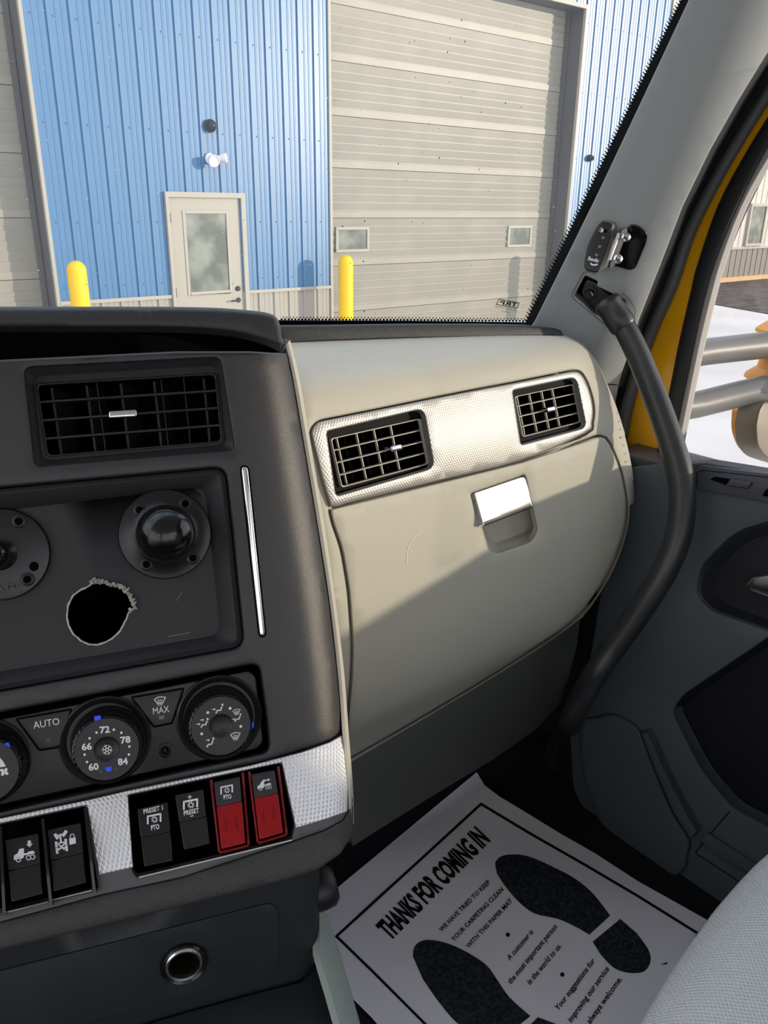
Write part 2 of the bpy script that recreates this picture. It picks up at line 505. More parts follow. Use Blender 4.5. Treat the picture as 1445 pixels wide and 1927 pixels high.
M['white'] = mat('white_print', rgb(225, 225, 226), 0.6)
M['grey_print'] = mat('grey_print', rgb(120, 120, 120), 0.6)
M['blue'] = mat('blue_pointer', rgb(20, 70, 235), 0.4, emit=((0.0, 0.05, 0.9, 1), 0.25))
M['teal'] = mat('teal_dot', rgb(10, 90, 110), 0.5)
M['reddot'] = mat('red_dot', rgb(120, 30, 28), 0.5)
M['red'] = mat('red_lens', rgb(150, 2, 14), 0.3, spec=0.4, weave=(300, 0.0, 0.12, 'line'))
M['red_case'] = mat('red_clear_case', rgb(112, 3, 14), 0.15, spec=0.5)
M['vent_dark'] = mat('matt_black_vent', rgb(20, 20, 21), .75, spec=.2)
M['paper'] = mat('white_paper', rgb(232, 230, 236), 0.85, spec=0.1)
M['ink'] = mat('black_ink', rgb(18, 19, 22), 0.8, spec=0.1)
M['ink_sole'] = mat('speckled_ink', rgb(50, 56, 60), 0.85, spec=0.1, vary=(220, rgb(30, 34, 38), 0.4, 0.6))
M['seat'] = mat('grey_woven_seat', rgb(216, 218, 218), 0.85, spec=0.15, weave=(105, math.radians(45), 1.0, 'diamond', 1))
M['carpet'] = mat('black_floor_mat', rgb(24, 26, 28), 0.8, spec=0.2, grain=(260, 0.4))
M['cab'] = mat('cab_liner', rgb(226, 224, 218), 0.8, spec=0.2)
M['cab_dark'] = mat('dark_cab_trim', rgb(46, 48, 50), 0.7, spec=0.2)
M['glass'] = glass_mat('windshield_glass', (0.97, 0.985, 0.98, 1), 0.6, haze=0.05)
M['pane'] = glass_mat('door_glass', (0.96, 0.96, 0.95, 1), 0.7, haze=0.01)
M['frit'] = mat('black_glass_frit', rgb(10, 10, 11), 0.3)
M['speck'] = mat('pale_dust', rgb(225, 228, 228), 0.9)
M['dirt'] = mat('dark_dirt', rgb(70, 66, 58), 0.9)  # backlight put into the colour of the dust
# outside
M['siding'] = mat('blue_steel_siding', rgb(36, 106, 156), 0.36, spec=1.0, vary=(1.1, rgb(42, 111, 160), 0.35, 0.7, (1, 1, .15)))
M['siding_low'] = mat('stone_steel_siding', rgb(158, 155, 146), 0.42, spec=0.45)
M['siding_far'] = mat('cream_steel_siding', rgb(208, 203, 194), 0.5, spec=0.3)
M['siding_far_low'] = mat('taupe_steel_siding', rgb(138, 132, 126), 0.5, spec=0.3)
M['trim'] = mat('stone_trim', rgb(168, 164, 154), 0.5)
M['jamb'] = mat('grey_door_jamb', rgb(92, 93, 94), 0.5)
M['overhead'] = mat('stone_overhead_door', rgb(148, 145, 135), 0.42, spec=0.4, vary=(2.0, rgb(155, 152, 142), 0.4, 0.7))
M['entry'] = mat('cream_steel_door', rgb(164, 160, 148), 0.42)
M['win'] = mat('dark_window_glass', rgb(96, 102, 92), 0.08, spec=0.8, vary=(3.5, rgb(140, 146, 134), 0.4, 0.65))
M['win_frame'] = mat('grey_window_frame', rgb(160, 160, 150), 0.5)
M['concrete'] = mat('pale_concrete', rgb(226, 219, 212), 0.85, spec=0.2, vary=(0.6, rgb(212, 205, 198), 0.4, 0.65))
M['dirt_ground'] = mat('brown_soil', rgb(92, 80, 74), 0.95, vary=(3, rgb(62, 54, 50), 0.4, 0.6), grain=(6, 0.8, 6))
M['base'] = mat('tan_base_board', rgb(206, 170, 122), 0.7)
M['arm'] = mat('grey_mirror_arm', rgb(104, 103, 102), 0.42, spec=0.45)
M['amber'] = mat('amber_mirror_cap', rgb(236, 158, 34), 0.4)
M['mirror_back'] = mat('taupe_mirror_shell', rgb(128, 118, 100), 0.5)
M['dark_metal'] = mat('dark_metal', rgb(50, 50, 52), 0.4, metal=0.5)

# ================================================================ OUTSIDE
WY = 9.56                                   # the warehouse front, parallel to the cab's X axis
g = Build().add([(-60, -40, 0), (90, -40, 0), (90, 80, 0), (-60, 80, 0)], [(0, 1, 2, 3)]).done('ground', M['concrete'])
struct(g, 'pale concrete apron around the truck')
# soil strip
bm_v, bm_f = [], []
nx, ny = 26, 18
for j in range(ny + 1):
    for i in range(nx + 1):
        u, v = i / nx, j / ny
        a = np.array((15.2, 5.0)) * (1 - v) + np.array((17.3, 10.2)) * v; b = np.array((30, 5.0)) * (1 - v) + np.array((30, 12.4)) * v
        if v > .9: a = a + np.array((0.3, 2.2)) * (v - .9) * 10
        p = a * (1 - u) + b * u; e = min(u, 1 - u, v, 1 - v) * 6
        bm_v.append((p[0], p[1], 0.012 + min(e, 1) * (0.05 + 0.05 * random.random())))
for j in range(ny):
    for i in range(nx):
        k = j * (nx + 1) + i; bm_f.append((k, k + 1, k + nx + 2, k + nx + 1))
o = mesh('soil_strip', bm_v, bm_f, M['dirt_ground']); o['kind'] = 'stuff'; tag(o, 'strip of bare brown soil in front of the far building', 'soil')

def panel_mesh(name, w, rib, minor, mt):
    """One sheet of ribbed steel, w wide and 1 m tall, scaled to its height."""
    pr = [(0, 0), (.006, -rib), (.030, -rib), (.042, 0)]
    for k in range(minor):
        x = .042 + (w - .042) * (k + 1) / (minor + 1)
        pr += [(x - .014, 0), (x - .006, -rib * .22), (x + .006, -rib * .22), (x + .014, 0)]
    pr.append((w, 0))
    V = [(x, y, 0) for x, y in pr] + [(x, y, 1) for x, y in pr]; n = len(pr)
    me = bpy.data.meshes.new(name); me.from_pydata(V, [], [(i, i + 1, n + i + 1, n + i) for i in range(n - 1)]); me.update()
    me.materials.append(mt); return me
def put(name, me, loc, scale, parent):
    o = bpy.data.objects.new(name, me); COL.objects.link(o); o.location = loc; o.scale = scale; adopt(o, parent); return o

wh = thing('warehouse', 'blue ribbed steel warehouse front with stone coloured base siding', 'building', (8, WY, 0))
for x0, x1, z0, z1 in ((2.93, 6.74, 0, 7), (11.76, 14.15, 0, 7), (6.74, 11.76, 4.94, 7), (-2.1, 2.93, 4.94, 7), (-5, -2.1, 0, 7)):
    Build().box((x0, x1), (WY + .02, WY + .36), (z0, z1)).done('wall_core', M['jamb'], wh)
P1 = panel_mesh('siding_sheet', 0.235, 0.020, 2, M['siding']); P2 = panel_mesh('base_sheet', 0.235, 0.020, 2, M['siding_low'])
FR0, FR1 = 4.317, 5.386                     # entry door frame
def run(x0, x1):
    n = round((x1 - x0) / 0.235); w = (x1 - x0) / n
    for i in range(n):
        x = x0 + i * w; c = x + w / 2; over = FR0 - .02 < c < FR1 + .02
        put('siding_panel', P1, (x, WY, 2.06 if over else 0.9), (w / .235, 1, 7 - (2.06 if over else .9)), wh)
        if not over: put('base_panel', P2, (x, WY, 0), (w / .235, 1, .88), wh)
run(2.955, 6.715); run(11.78, 14.12)
for x0, x1 in ((-2.1, 2.93), (6.74, 11.76)):
    n = 21
    for i in range(n):
        w = (x1 - x0) / n
        put('siding_panel', P1, (x0 + i * w, WY, 5.0), (w / .235, 1, 2.0), wh)
sc_b = Build()
for x0_, x1_ in ((2.955, 6.715), (11.78, 14.12)):
    n_ = round((x1_ - x0_) / .235)
    for i in range(n_):
        for z_ in (1.05, 1.75, 2.75, 3.75, 4.75, 5.75):
            x_ = x0_ + (i + .34) * (x1_ - x0_) / n_
            if not (FR0 - .05 < x_ < FR1 + .05 and z_ < 2.2): sc_b.lathe((x_, WY - .0005, z_), (0, -1, 0), [(.011, 0), (.007, .008), (0, .009)], 6)
o = sc_b.done('screw_heads', M['siding'], wh); o['kind'] = 'stuff'
for x0, x1, z0, z1 in ((2.925, 2.962, 0, 4.95), (6.708, 6.748, 0, 4.95), (11.752, 11.785, 0, 4.95), (2.915, 6.7, 0, 0)):
    if z1: Build().box((x0, x1), (WY - .024, WY + .03), (z0, z1)).done('corner_trim', M['trim'], wh)
for x0, x1 in ((6.69, 11.8), (-2.1, 2.99)): Build().box((x0, x1), (WY - .026, WY + .03), (4.94, 5.0)).done('head_trim', M['trim'], wh)
for x0, x1 in ((2.96, FR0), (FR1, 6.71), (11.78, 14.12)): Build().box((x0, x1), (WY - .03, WY + .01), (.865, .905)).done('base_rail', M['trim'], wh)
Build().box((14.1, 14.2), (WY - .028, WY + .4), (0, 7)).done('corner_post', M['trim'], wh)

def section_mesh(name, w, h, ribs):
    pr = []; p = h / ribs
    pr.append((0, .03)); pr.append((0.004, 0.0))
    for k in range(ribs):
        z = k * p
        pr += [(z + p * .80, -.002), (z + p * .84, .014), (z + p * .97, .014)] if k < ribs - 1 else [(z + p - .004, -.002), (z + p, .03)]
    n = len(pr); V = [(0, y, z) for z, y in pr] + [(w, y, z) for z, y in pr]
    me = bpy.data.meshes.new(name); me.from_pydata(V, [], [(i, n + i, n + i + 1, i + 1) for i in range(n - 1)]); me.update()
    me.materials.append(M['overhead']); return me
def overhead(x0, x1, label, wins, group):
    w = x1 - x0; t = thing('overhead_door', label, 'overhead door', ((x0 + x1) / 2, WY + .35, 0))
    S = section_mesh('door_sheet', w, 0.66, 6)
    for k in range(8): put('door_section', S, (x0, WY + .345, .47 - .66 + k * .66), (1, 1, 1), t)
    for xa, xb in wins:
        yy = WY + .325
        f = Build()
        for a in ((xa, xb, 1.32, 1.36), (xa, xb, 1.63, 1.67), (xa, xa + .045, 1.36, 1.63), (xb - .045, xb, 1.36, 1.63)): f.box((a[0], a[1]), (yy, yy + .03), (a[2], a[3]))
        fr = bevel(f.done('window_frame', M['win_frame'], t), .004)
        Build().box((xa + .04, xb - .04), (yy + .016, yy + .026), (1.35, 1.64)).done('window_pane', M['win'], fr)
    for xx in (x0 + .01, x1 - .06): Build().box((xx, xx + .05), (WY + .29, WY + .33), (0, 4.94)).done('side_seal', M['jamb'], t)
    return t
overhead(6.74, 11.76, 'wide stone coloured overhead door with two small windows, right of the blue wall', ((7.05, 7.66), (10.65, 11.25)), None)
overhead(-2.1, 2.93, 'shaded overhead door mostly hidden at the left edge, left of the blue wall', ((1.75, 2.36),), None)

# entry door
ed = thing('entry_door', 'cream steel entry door with tall glass lite in blue wall', 'door', ((FR0 + FR1) / 2, WY, 0))
f = Build()
f.box((FR0, FR0 + .04), (WY - .05, WY + .06), (0, 2.09)); f.box((FR1 - .06, FR1), (WY - .05, WY + .06), (0, 2.09)); f.box((FR0 + .04, FR1 - .06), (WY - .05, WY + .06), (2.03, 2.09))
f.done('door_frame', M['trim'], ed)
lf = Build()
for a in ((4.36, 4.555, 0, 2.03), (5.135, 5.325, 0, 2.03), (4.555, 5.135, 1.865, 2.03), (4.555, 5.135, 0, .9)): lf.box((a[0], a[1]), (WY - .012, WY + .03), (a[2], a[3]))
lf = lf.done('door_leaf', M['entry'], ed)
b = Build()
for a in ((4.53, 4.57, .885, 1.885), (5.12, 5.16, .885, 1.885), (4.57, 5.12, 1.845, 1.885), (4.57, 5.12, .885, .925)): b.box((a[0], a[1]), (WY - .022, WY - .008), (a[2], a[3]))
bevel(b.done('lite_frame', M['trim'], lf), .005)
Build().box((4.56, 5.13), (WY - .008, WY + .004), (.91, 1.86)).done('glass_pane', M['win'], lf)
for z in (1.80, .93, .22): Build().box((4.345, 4.375), (WY - .03, WY - .01), (z - .055, z + .055)).done('hinge', M['dark_metal'], ed)
Build().lathe((5.235, WY - .012, .935), (0, -1, 0), [(0, .03), (.022, .03), (.03, .02), (.032, 0)], 20).done('deadbolt', M['dark_metal'], lf)
Build().lathe((5.235, WY - .012, .79), (0, -1, 0), [(0, .012), (.03, .012), (.034, 0)], 20).tube([(5.235, WY - .02, .79), (5.235, WY - .06, .79), (5.20, WY - .065, .79), (5.11, WY - .06, .788)], .011, 10).done('lever_handle', M['dark_metal'], lf)

def dome(x, z, r, label):
    t = thing('security_camera', label, 'camera', (x, WY, z))
    Build().lathe((x, WY - .018, z), (0, -1, 0), [(r * 1.02, 0), (r * 1.02, .02), (r * .92, .03), (r * .84, .032)], 28).done('mount_ring', M['black'], t)
    Build().lathe((x, WY - .018, z), (0, -1, 0), [(r * .86, .03), (r * .8, .06), (r * .55, .085), (r * .25, .098), (0, .1)], 28).done('dome_cover', M['gloss'], t)
dome(4.97, 2.83, .072, 'black dome camera on the blue wall above the entry door lamp')
dome(12.19, 2.77, .056, 'small dark dome camera on the blue wall right of the garage')
wl = thing('wall_lamp', 'white double floodlight above the entry door', 'lamp', (4.94, WY, 2.47))
Build().lathe((4.94, WY - .015, 2.47), (0, -1, 0), [(.062, 0), (.062, .02), (.045, .04), (.02, .05), (0, .05)], 24).done('back_plate', M['white'], wl)
for dx, r, a in ((0, .068, (-.15, -1, -.35)), (.13, .055, (.75, -.6, .05))):
    c = np.array((4.94 + dx * .55, WY - .055, 2.475)); a = _n(a)
    Build().lathe(c, a, [(0, 0), (r * .5, .0), (r * .6, .03), (r, .09), (r * 1.03, .12), (r * .95, .124), (r * .85, .112), (0, .108)], 26).done('lamp_head', M['white'], wl)

def bollard(x, y, h, label):
    r = .1; pr = [(r, 0), (r, h - r)] + [(r * math.cos(a), h - r + r * math.sin(a)) for a in [math.pi / 2 * k / 8 for k in range(1, 9)]]
    t = Build().lathe((x, y, 0), (0, 0, 1), pr, 32).done('bollard', M['yellow_bollard'])
    tag(t, label, 'bollard', 'yellow bollards guarding the overhead doors')
def on_wall(px, d):
    p = pt(px, 480, d); return p[0], p[1]
for px, d, h, lb in ((650.5, 10.79, 1.335, 'round topped yellow bollard in front of the garage door'), (140.5, 8.4, 1.385, 'round topped yellow bollard in front of the blue wall')):
    x, y = on_wall(px, d); bollard(x, y, h, lb)
bollard(11.72, 9.02, 1.335, 'yellow bollard hidden behind the pillar, its shadow on the garage door')

# building on the far right
fb = thing('far_building', 'cream and taupe steel building beyond the passenger window', 'building', (26, 12.5, 0))
Build().box((19, 48), (12.53, 13), (0, 5)).done('wall_core', M['siding_far'], fb)
P3 = panel_mesh('far_sheet', .3, .02, 2, M['siding_far']); P4 = panel_mesh('far_base_sheet', .3, .02, 2, M['siding_far_low'])
for i in range(34):
    x = 19.2 + i * .3
    put('siding_panel', P3, (x, 12.5, .95), (1, 1, 4.05), fb); put('base_panel', P4, (x, 12.5, .12), (1, 1, .8), fb)
Build().box((19, 48), (12.46, 12.53), (.9, .96)).done('base_rail', M['trim'], fb)
Build().box((19, 48), (12.44, 12.53), (0, .13)).done('base_board', M['base'], fb)
f = Build()
for a in ((23.4, 24.35, 2.06, 2.14), (23.4, 24.35, .98, 1.05), (23.4, 23.48, 1.05, 2.06), (24.27, 24.35, 1.05, 2.06)): f.box((a[0], a[1]), (12.42, 12.5), (a[2], a[3]))
fw = f.done('window_frame', M['trim'], fb)
Build().box((23.46, 24.29), (12.45, 12.47), (1.03, 2.08)).done('window_pane', M['win'], fw)

# ================================================================ CAB SHELL (Z is measured from the eye; the cab floor lies at -0.88)
E = EYE[2]
DX = 0.88                                   # passenger door's inner face
FLZ = -0.88
def sbox(name, x, y, z, mt, label=None):
    return struct(Build().box(x, y, (z[0] + E, z[1] + E)).done(name, mt), label)
sbox('floor', (-1.1, 1.0), (-1.0, 1.05), (FLZ - .05, FLZ), M['carpet'], 'black cab floor')
sbox('ceiling', (-1.15, .93), (-1.0, .56), (.46, .50), M['cab'], 'cab roof liner')
rw_ = Build()
for x_, z_ in (((-1.15, .93), (FLZ, -.42)), ((-1.15, .93), (.42, .46)), ((-1.15, -1.0), (-.42, .42)), ((.78, .93), (-.42, .42))): rw_.box(x_, (-1.04, -1.0), (z_[0] + E, z_[1] + E))
struct(rw_.done('wall_rear', M['cab']), 'cab rear wall with its window')
sbox('wall_right_front', (.985, 1.03), (.55, 1.05), (FLZ, -.34), M['cab_dark'], 'cab side ahead of the passenger door')
wr = [(-1.0, FLZ), (-.31, FLZ), (-.31, -.30), (-.165, 0.0), (-.09, .46), (-1.0, .46)]  # unseen front edge, slanted to shade the stack face but not its side
wv = [(x_, y_, z_ + E) for x_ in (.87, .99) for y_, z_ in wr]; wn = len(wr)
wf = [tuple(range(wn)), tuple(range(2 * wn - 1, wn - 1, -1))] + [(i, (i + 1) % wn, wn + (i + 1) % wn, wn + i) for i in range(wn)]
struct(mesh('wall_right', wv, wf, M['cab_dark']), 'cab side behind the passenger door')
w = Build()
for y, z in (((-1.0, 1.0), (FLZ, -.42)), ((-1.0, -.85), (-.42, .46)), ((.55, .70), (-.42, .2))): w.box((-1.15, -1.1), y, (z[0] + E, z[1] + E))
struct(w.done('wall_left', M['cab']), 'driver side of the cab')
sbox('wall_front', (-1.1, 1.0), (.98, 1.05), (FLZ, -.2), M['cab_dark'], 'dark footwell bulkhead')

# windshield: a curved, raked pane
def h_ws(u, v): return 0.218 * (np.abs(u) / 0.83) ** 2.6
WS = Surf((0, .95, -.148 + E), (1, 0, 0), (0, -.488, .873), h=h_ws, t0=.4, t1=2.6)
PIL_A, PIL_B, PIL_C = pt(1002, 611, 1.02), pt(1300, 0, .760), pt(1165, 700, 1.020)
ws_edge = [(1006, 606), (1064, 490), (1124, 368), (1210, 190), (1300, 4), (1420, -240)]
win = patch('window_1', WS, [(-700, 660), (300, 640), (540, 611)] + ws_edge + [(700, -330), (-700, -330)], M['glass'], thick=.004, step=70)
struct(win, 'raked windshield with a thin film of dust')
# black ceramic border and its dots
def ribbon(left, right):
    return list(left) + list(right)[::-1]
eb = [(1002, 613), (1060, 497), (1120, 374), (1206, 194), (1296, 5), (1420, -250)]
ei = [(p[0] - w, p[1] - 3) for p, w in zip(eb, (14, 16, 17, 16, 15, 15))]
fr = patch('glass_border', WS, [(300, 616), (530, 612)] + eb + ei[::-1] + [(990, 607), (760, 604), (530, 603), (300, 606)], M['frit'], win, off=.002, thick=.001, step=30)
dots = []
def dot_row(pl, gap, r, nx, ny):
    acc = 0
    for a, b in zip(pl, pl[1:]):
        L_ = math.hypot(b[0] - a[0], b[1] - a[1]); 
        while acc < L_:
            t = acc / L_; dots.append(ellipse(a[0] + (b[0] - a[0]) * t + nx, a[1] + (b[1] - a[1]) * t + ny, r, r, 6)); acc += gap
        acc -= L_
dot_row(ei, 6.6, 2.5, -1.0, -1); dot_row([(p[0] - 6, p[1] - 1) for p in ei], 6.6, 1.6, 2, -3)
dot_row([(530, 602), (760, 603), (985, 605)], 6.4, 2.2, 0, -1.2); dot_row([(533, 598), (760, 599), (985, 601)], 6.4, 1.4, 0, -1)
d = decal('border_dots', WS, dots, M['frit'], win, off=.002); d['kind'] = 'stuff'
sp, dk = [], []
rnd = random.Random(11)
for _ in range(330):
    x, y = rnd.uniform(0, 1080), rnd.uniform(0, 596); r = rnd.choice((.7, .8, .9, 1.1, 1.5))
    garage = 625 < x < 1000
    if x > 1000 - (y - 610) * .52 - 22: continue
    if garage:
        if rnd.random() < .45: dk.append(ellipse(x, y, r * .9, r * 1.2, 5))  # same dust, coloured dark as if backlit by the bright garage door
    elif rnd.random() < (.35 if y < 250 else .8) or x > 1000: sp.append(ellipse(x, y, r * rnd.uniform(.8, 1.5), r, 5))
for nm, l, mt in (('dust_specks', sp, 'speck'), ('dirt_specks', dk, 'dirt')):
    o = decal(nm, WS, l, M[mt], win, off=.0024); o['kind'] = 'stuff'
# maker's mark on the glass, printed to be read from outside
mk = [stroke([(939, 563), (977, 570), (973, 580), (934, 573)], 1.3, True)]
decal('glass_mark_box', WS, [q for s_ in mk for q in s_], M['frit'], win, off=.0026)
text('glass_mark', WS, 'TRP', (939.5, 572.5), (972, 578), (941.5, 565), M['frit'], win, off=.0026, mirror=True, bold=.02)
text('glass_small_print', WS, 'AS-1 M-535 DOT-459', (931, 578), (972, 585.5), (931.6, 575), M['frit'], win, off=.0026, mirror=True)
text('glass_small_print', WS, 'LAMINATED', (942, 586.5), (958, 589.5), (942.5, 584), M['frit'], win, off=.0026, mirror=True)

# A-pillar trim
PIL = plane3(PIL_A, PIL_B, PIL_C)
_pa, _pb = PIL.uv(PIL.cast([(1445, 97), (1178, 690)]))
def mk_h_pil():
    S = PIL; O = S.O
    (ua, ub), (va, vb) = _pa, _pb
    e = np.array([ub - ua, vb - va]); e /= np.linalg.norm(e); nrm = np.array([e[1], -e[0]])
    c = PIL.uv(PIL.c1(1100, 400))
    if (np.array([c[0][0] - ua, c[1][0] - va])) @ nrm > 0: nrm = -nrm
    R = .075
    def h(u, v):
        s = (u - ua) * nrm[0] + (v - va) * nrm[1]
        return -quarter(s + R * .82, R)
    return h
PIL.h = mk_h_pil(); PIL.t0, PIL.t1 = .4, 1.6
pil_out = [(1300, -8), (1380, -160), (1620, -160), (1520, -28), (1445, 97), (1387, 192), (1335, 284), (1284, 389), (1242, 500), (1202, 602), (1180, 672), (1166, 715), (1158, 760), (1110, 720), (1040, 690), (960, 660), (985, 636), (1003, 611), (1063, 490), (1124, 366), (1210, 184)]
hole = rounded([(1101, 518), (1126, 530), (1122, 538), (1178, 565), (1172, 580), (1140, 600), (1117, 590), (1098, 570), (1081, 556)], 5)
pil = patch('trim_1', PIL, pil_out, M['pillar'], holes=[hole], thick=.012, r=.003, rp=2.5, step=26)
struct(pil, 'grey trim of the windshield pillar with a cut-out for the grab handle')
go = rounded([(1074, 558), (1098, 512), (1110, 511), (1182, 560), (1197, 583), (1192, 602), (1150, 618), (1128, 603)], 10)
decal('recess_line', PIL, stroke(go, 1.4, True), M['fillet'], pil, off=.0004)
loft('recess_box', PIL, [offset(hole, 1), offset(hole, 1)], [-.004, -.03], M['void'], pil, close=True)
o = decal('lower_joint', PIL, stroke([(1144, 723), (1162, 725)], 2.0), M['void'], pil, off=.0006)

# passenger door: inner panel, window frame, seals, pane
DP = Surf((DX, .3, -.5 + E), (0, 1, 0), (0, 0, 1))
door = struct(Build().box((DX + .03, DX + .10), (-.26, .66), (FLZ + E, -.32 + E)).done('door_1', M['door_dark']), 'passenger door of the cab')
pan_out = [(1190, 880), (1255, 875), (1330, 870), (1445, 889), pix(DX, .30, -.287), pix(DX, .2, -.287), pix(DX, .0, -.287), (pix(DX, .0, -.5)[0], 1950), (1330, 1950), (1210, 1700), (1120, 1580), (1078, 1480), (1072, 1380), (1092, 1330), (1103, 1280), (1130, 1120), (1180, 990)]
handle_hole = rounded([(1313, 1096), (1322, 1062), (1384, 1000), (1460, 978), (1600, 965), (1600, 1250), (1445, 1187), (1336, 1148), (1312, 1122)], [14, 14, 30, 0, 0, 0, 0, 20, 14])
pocket = rounded([(1264, 1338), (1285, 1308), (1460, 1190), (1650, 1070 + 190), (1650, 1700), (1460, 1563), (1380, 1520), (1322, 1452)], [18, 22, 0, 0, 0, 0, 20, 30])
pocket = [(x, max(y, 0)) for x, y in pocket]
dp = patch('door_panel', DP, pan_out, M['door'], door, holes=[handle_hole, pocket], thick=.02, r=.004, rp=3)
def grow(loop, cx, cy, k): return [(cx + (x - cx) * k, cy + (y - cy) * k) for x, y in loop]
loft('handle_bowl', DP, [offset(handle_hole, 1.5), grow(handle_hole, 1480, 1095, .96), grow(handle_hole, 1480, 1095, .86), grow(handle_hole, 1480, 1095, .80)], [-.001, -.004, -.02, -.027], M['rubber'], door, close=True)
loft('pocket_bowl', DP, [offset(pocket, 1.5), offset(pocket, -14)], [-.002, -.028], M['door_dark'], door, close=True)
lev = patch('door_lever', DP, rounded([(1400, 1100), (1416, 1084), (1470, 1078), (1500, 1080), (1500, 1140), (1450, 1128), (1408, 1112)], [6, 6, 0, 0, 0, 0, 6]), M['satin'], door, off=-.006, thick=.014, r=.005, rp=5)
lev['label'] = 'silver door release lever'
pl = patch('switch_plate', DP, rounded([(1252, 899), (1262, 887), (1310, 886), (1318, 875), (1460, 893), (1700, 925), (1700, 985), (1460, 949), (1311, 921)], [4, 6, 4, 6, 0, 0, 0, 0, 3]), M['plate'], door, off=.006, thick=.008, r=.002, rp=2)
decal('switch_plate_line', DP, stroke([(1310, 919), (1311, 889), (1324, 885), (1460, 900)], 1.3), M['void'], pl, off=.0066)
sw_h = rounded([(1335, 902), (1345, 897), (1417, 907), (1408, 920), (1372, 915)], 3)
decal('switch_well', DP, [sw_h], M['void'], pl, off=.0067)
patch('window_switch', DP, rounded([(1366, 914), (1374, 901), (1415, 907), (1407, 919)], 3), M['plate'], pl, off=.009, thick=.003, r=.001, rp=1)
patch('window_switch', DP, rounded([(1434, 933), (1442, 920), (1480, 926), (1474, 940)], 2), M['void'], pl, off=.009, thick=.003, r=.001, rp=1)
# lower door shapes
kick = patch('kick_panel', DP, smooth([(1092, 1362), (1122, 1350), (1150, 1344), (1180, 1356), (1204, 1378), (1232, 1450), (1266, 1530), (1297, 1580), (1293, 1610), (1288, 1636), (1262, 1650), (1220, 1650), (1170, 1600), (1125, 1540), (1095, 1450)], 3), M['door'], door, off=.010, thick=.014, r=.006, rp=9)
patch('kick_ridge', DP, [(1206, 1380), (1219, 1377), (1250, 1448), (1284, 1516), (1312, 1564), (1300, 1580), (1268, 1530), (1234, 1452)], M['door'], door, off=.016, thick=.02, r=.004, rp=4)
patch('sill_rail', DP, rounded([(1314, 1580), (1330, 1566), (1460, 1650), (1460, 1672), (1350, 1612)], 4), M['door'], door, off=.006, thick=.01, r=.003, rp=3)
decal('panel_seam', DP, stroke([(1309, 1604), (1336, 1570), (1372, 1528)], 2.2) + stroke([(1309, 1606), (1395, 1662)], 1.6), M['void'], door, off=.0008)
# bands between pillar and glass: body seal, rubber bead, yellow jamb, door seal, glass run
s1l = [(1510, -20), (1445, 95), (1387, 190), (1335, 282), (1283, 387), (1241, 498), (1201, 600), (1177, 672), (1160, 726), (1150, 800)]
s1r = [(1520, 40), (1445, 157), (1360, 300), (1318, 375), (1303, 404), (1272, 500), (1222, 605), (1194, 690), (1176, 756), (1160, 840)]
bdr = [(1520, 80), (1445, 193), (1395, 268), (1338, 372), (1284, 490), (1255, 575), (1229, 640), (1202, 712), (1179, 794), (1170, 860)]
yr = [(1520, 108), (1445, 219), (1393, 305), (1349, 390), (1311, 500), (1300, 545), (1278, 640), (1259, 737), (1240, 830), (1229, 876)]
sr = [(1520, 160), (1445, 273), (1388, 385), (1346, 488), (1324, 562), (1309, 628), (1296, 690), (1282, 756), (1272, 810), (1262, 874)]
gr = [(1530, 170), (1447, 296), (1396, 389), (1358, 490), (1338, 562), (1322, 628), (1304, 712), (1287, 796), (1283, 812), (1276, 820)]
Build().box((DX + .022, DX + .10), (-.12, .62), (E - .335, E - .31)).done('sill_ledge', M['plate'], door)
BP = Surf((DX + .075, .3, -.2 + E), (0, 1, 0), (0.06, 0, 1))
def band(name, l, r, mt, off, thick, rr, rp, parent, xtra=6):
    rr_ = [(x + xtra, y + 1) for x, y in r]
    l2, r2 = smooth(l, 3, False), smooth(rr_, 3, False)
    return patch(name, BP, ribbon(l2, r2), mt, parent, off=off, thick=thick, r=rr, rp=rp)
ra, rb = PIL.cast([(x - 3, y) for x, y in s1l], -.004), BP.cast([(x + 16, y + 4) for x, y in s1l], -.004)
k_ = len(ra); mesh('pillar_return', list(ra) + list(rb), [(i, i + 1, k_ + i + 1, k_ + i) for i in range(k_ - 1)], M['rubber'], pil)
band('body_seal', s1l, s1r, M['rubber'], -.002, .02, .008, 7, door, 3)
mid = [((a[0] + b[0]) / 2, (a[1] + b[1]) / 2) for a, b in zip(s1r, bdr)]
P3_ = BP.cast(smooth(mid, 4, False), -.006)
wd = [max(7.0, abs(b[0] - a[0]) * .48) for a, b in zip(s1r, bdr)]
Build().tube(list(P3_), [12.5 * mpp(p) for p in P3_], 14).done('rubber_bead', M['bead'], door)
band('yellow_jamb', bdr, yr, M['yellow'], -.012, .02, .004, 5, door, 8)['label'] = 'yellow painted door jamb'
band('door_seal', yr, sr, M['rubber'], -.004, .025, .008, 8, door, 2)
band('glass_run', sr, gr, M['glass_edge'], -.010, .012, .003, 3, door, 0)
wp = patch('window_2', BP, [(1262, 876), (1274, 815), (1287, 790), (1322, 620), (1358, 486), (1396, 386), (1447, 290), (1600, 60), (2300, 60), (2300, 1000), (1460, 900), (1300, 880)], M['pane'], off=-.022, thick=.004)
struct(wp, 'passenger door window')
# top rail of the door window and the rear post (outside the picture)
sbox('trim_2', (DX + .02, DX + .09), (-.12, .42), (.32, .46), M['rubber'])
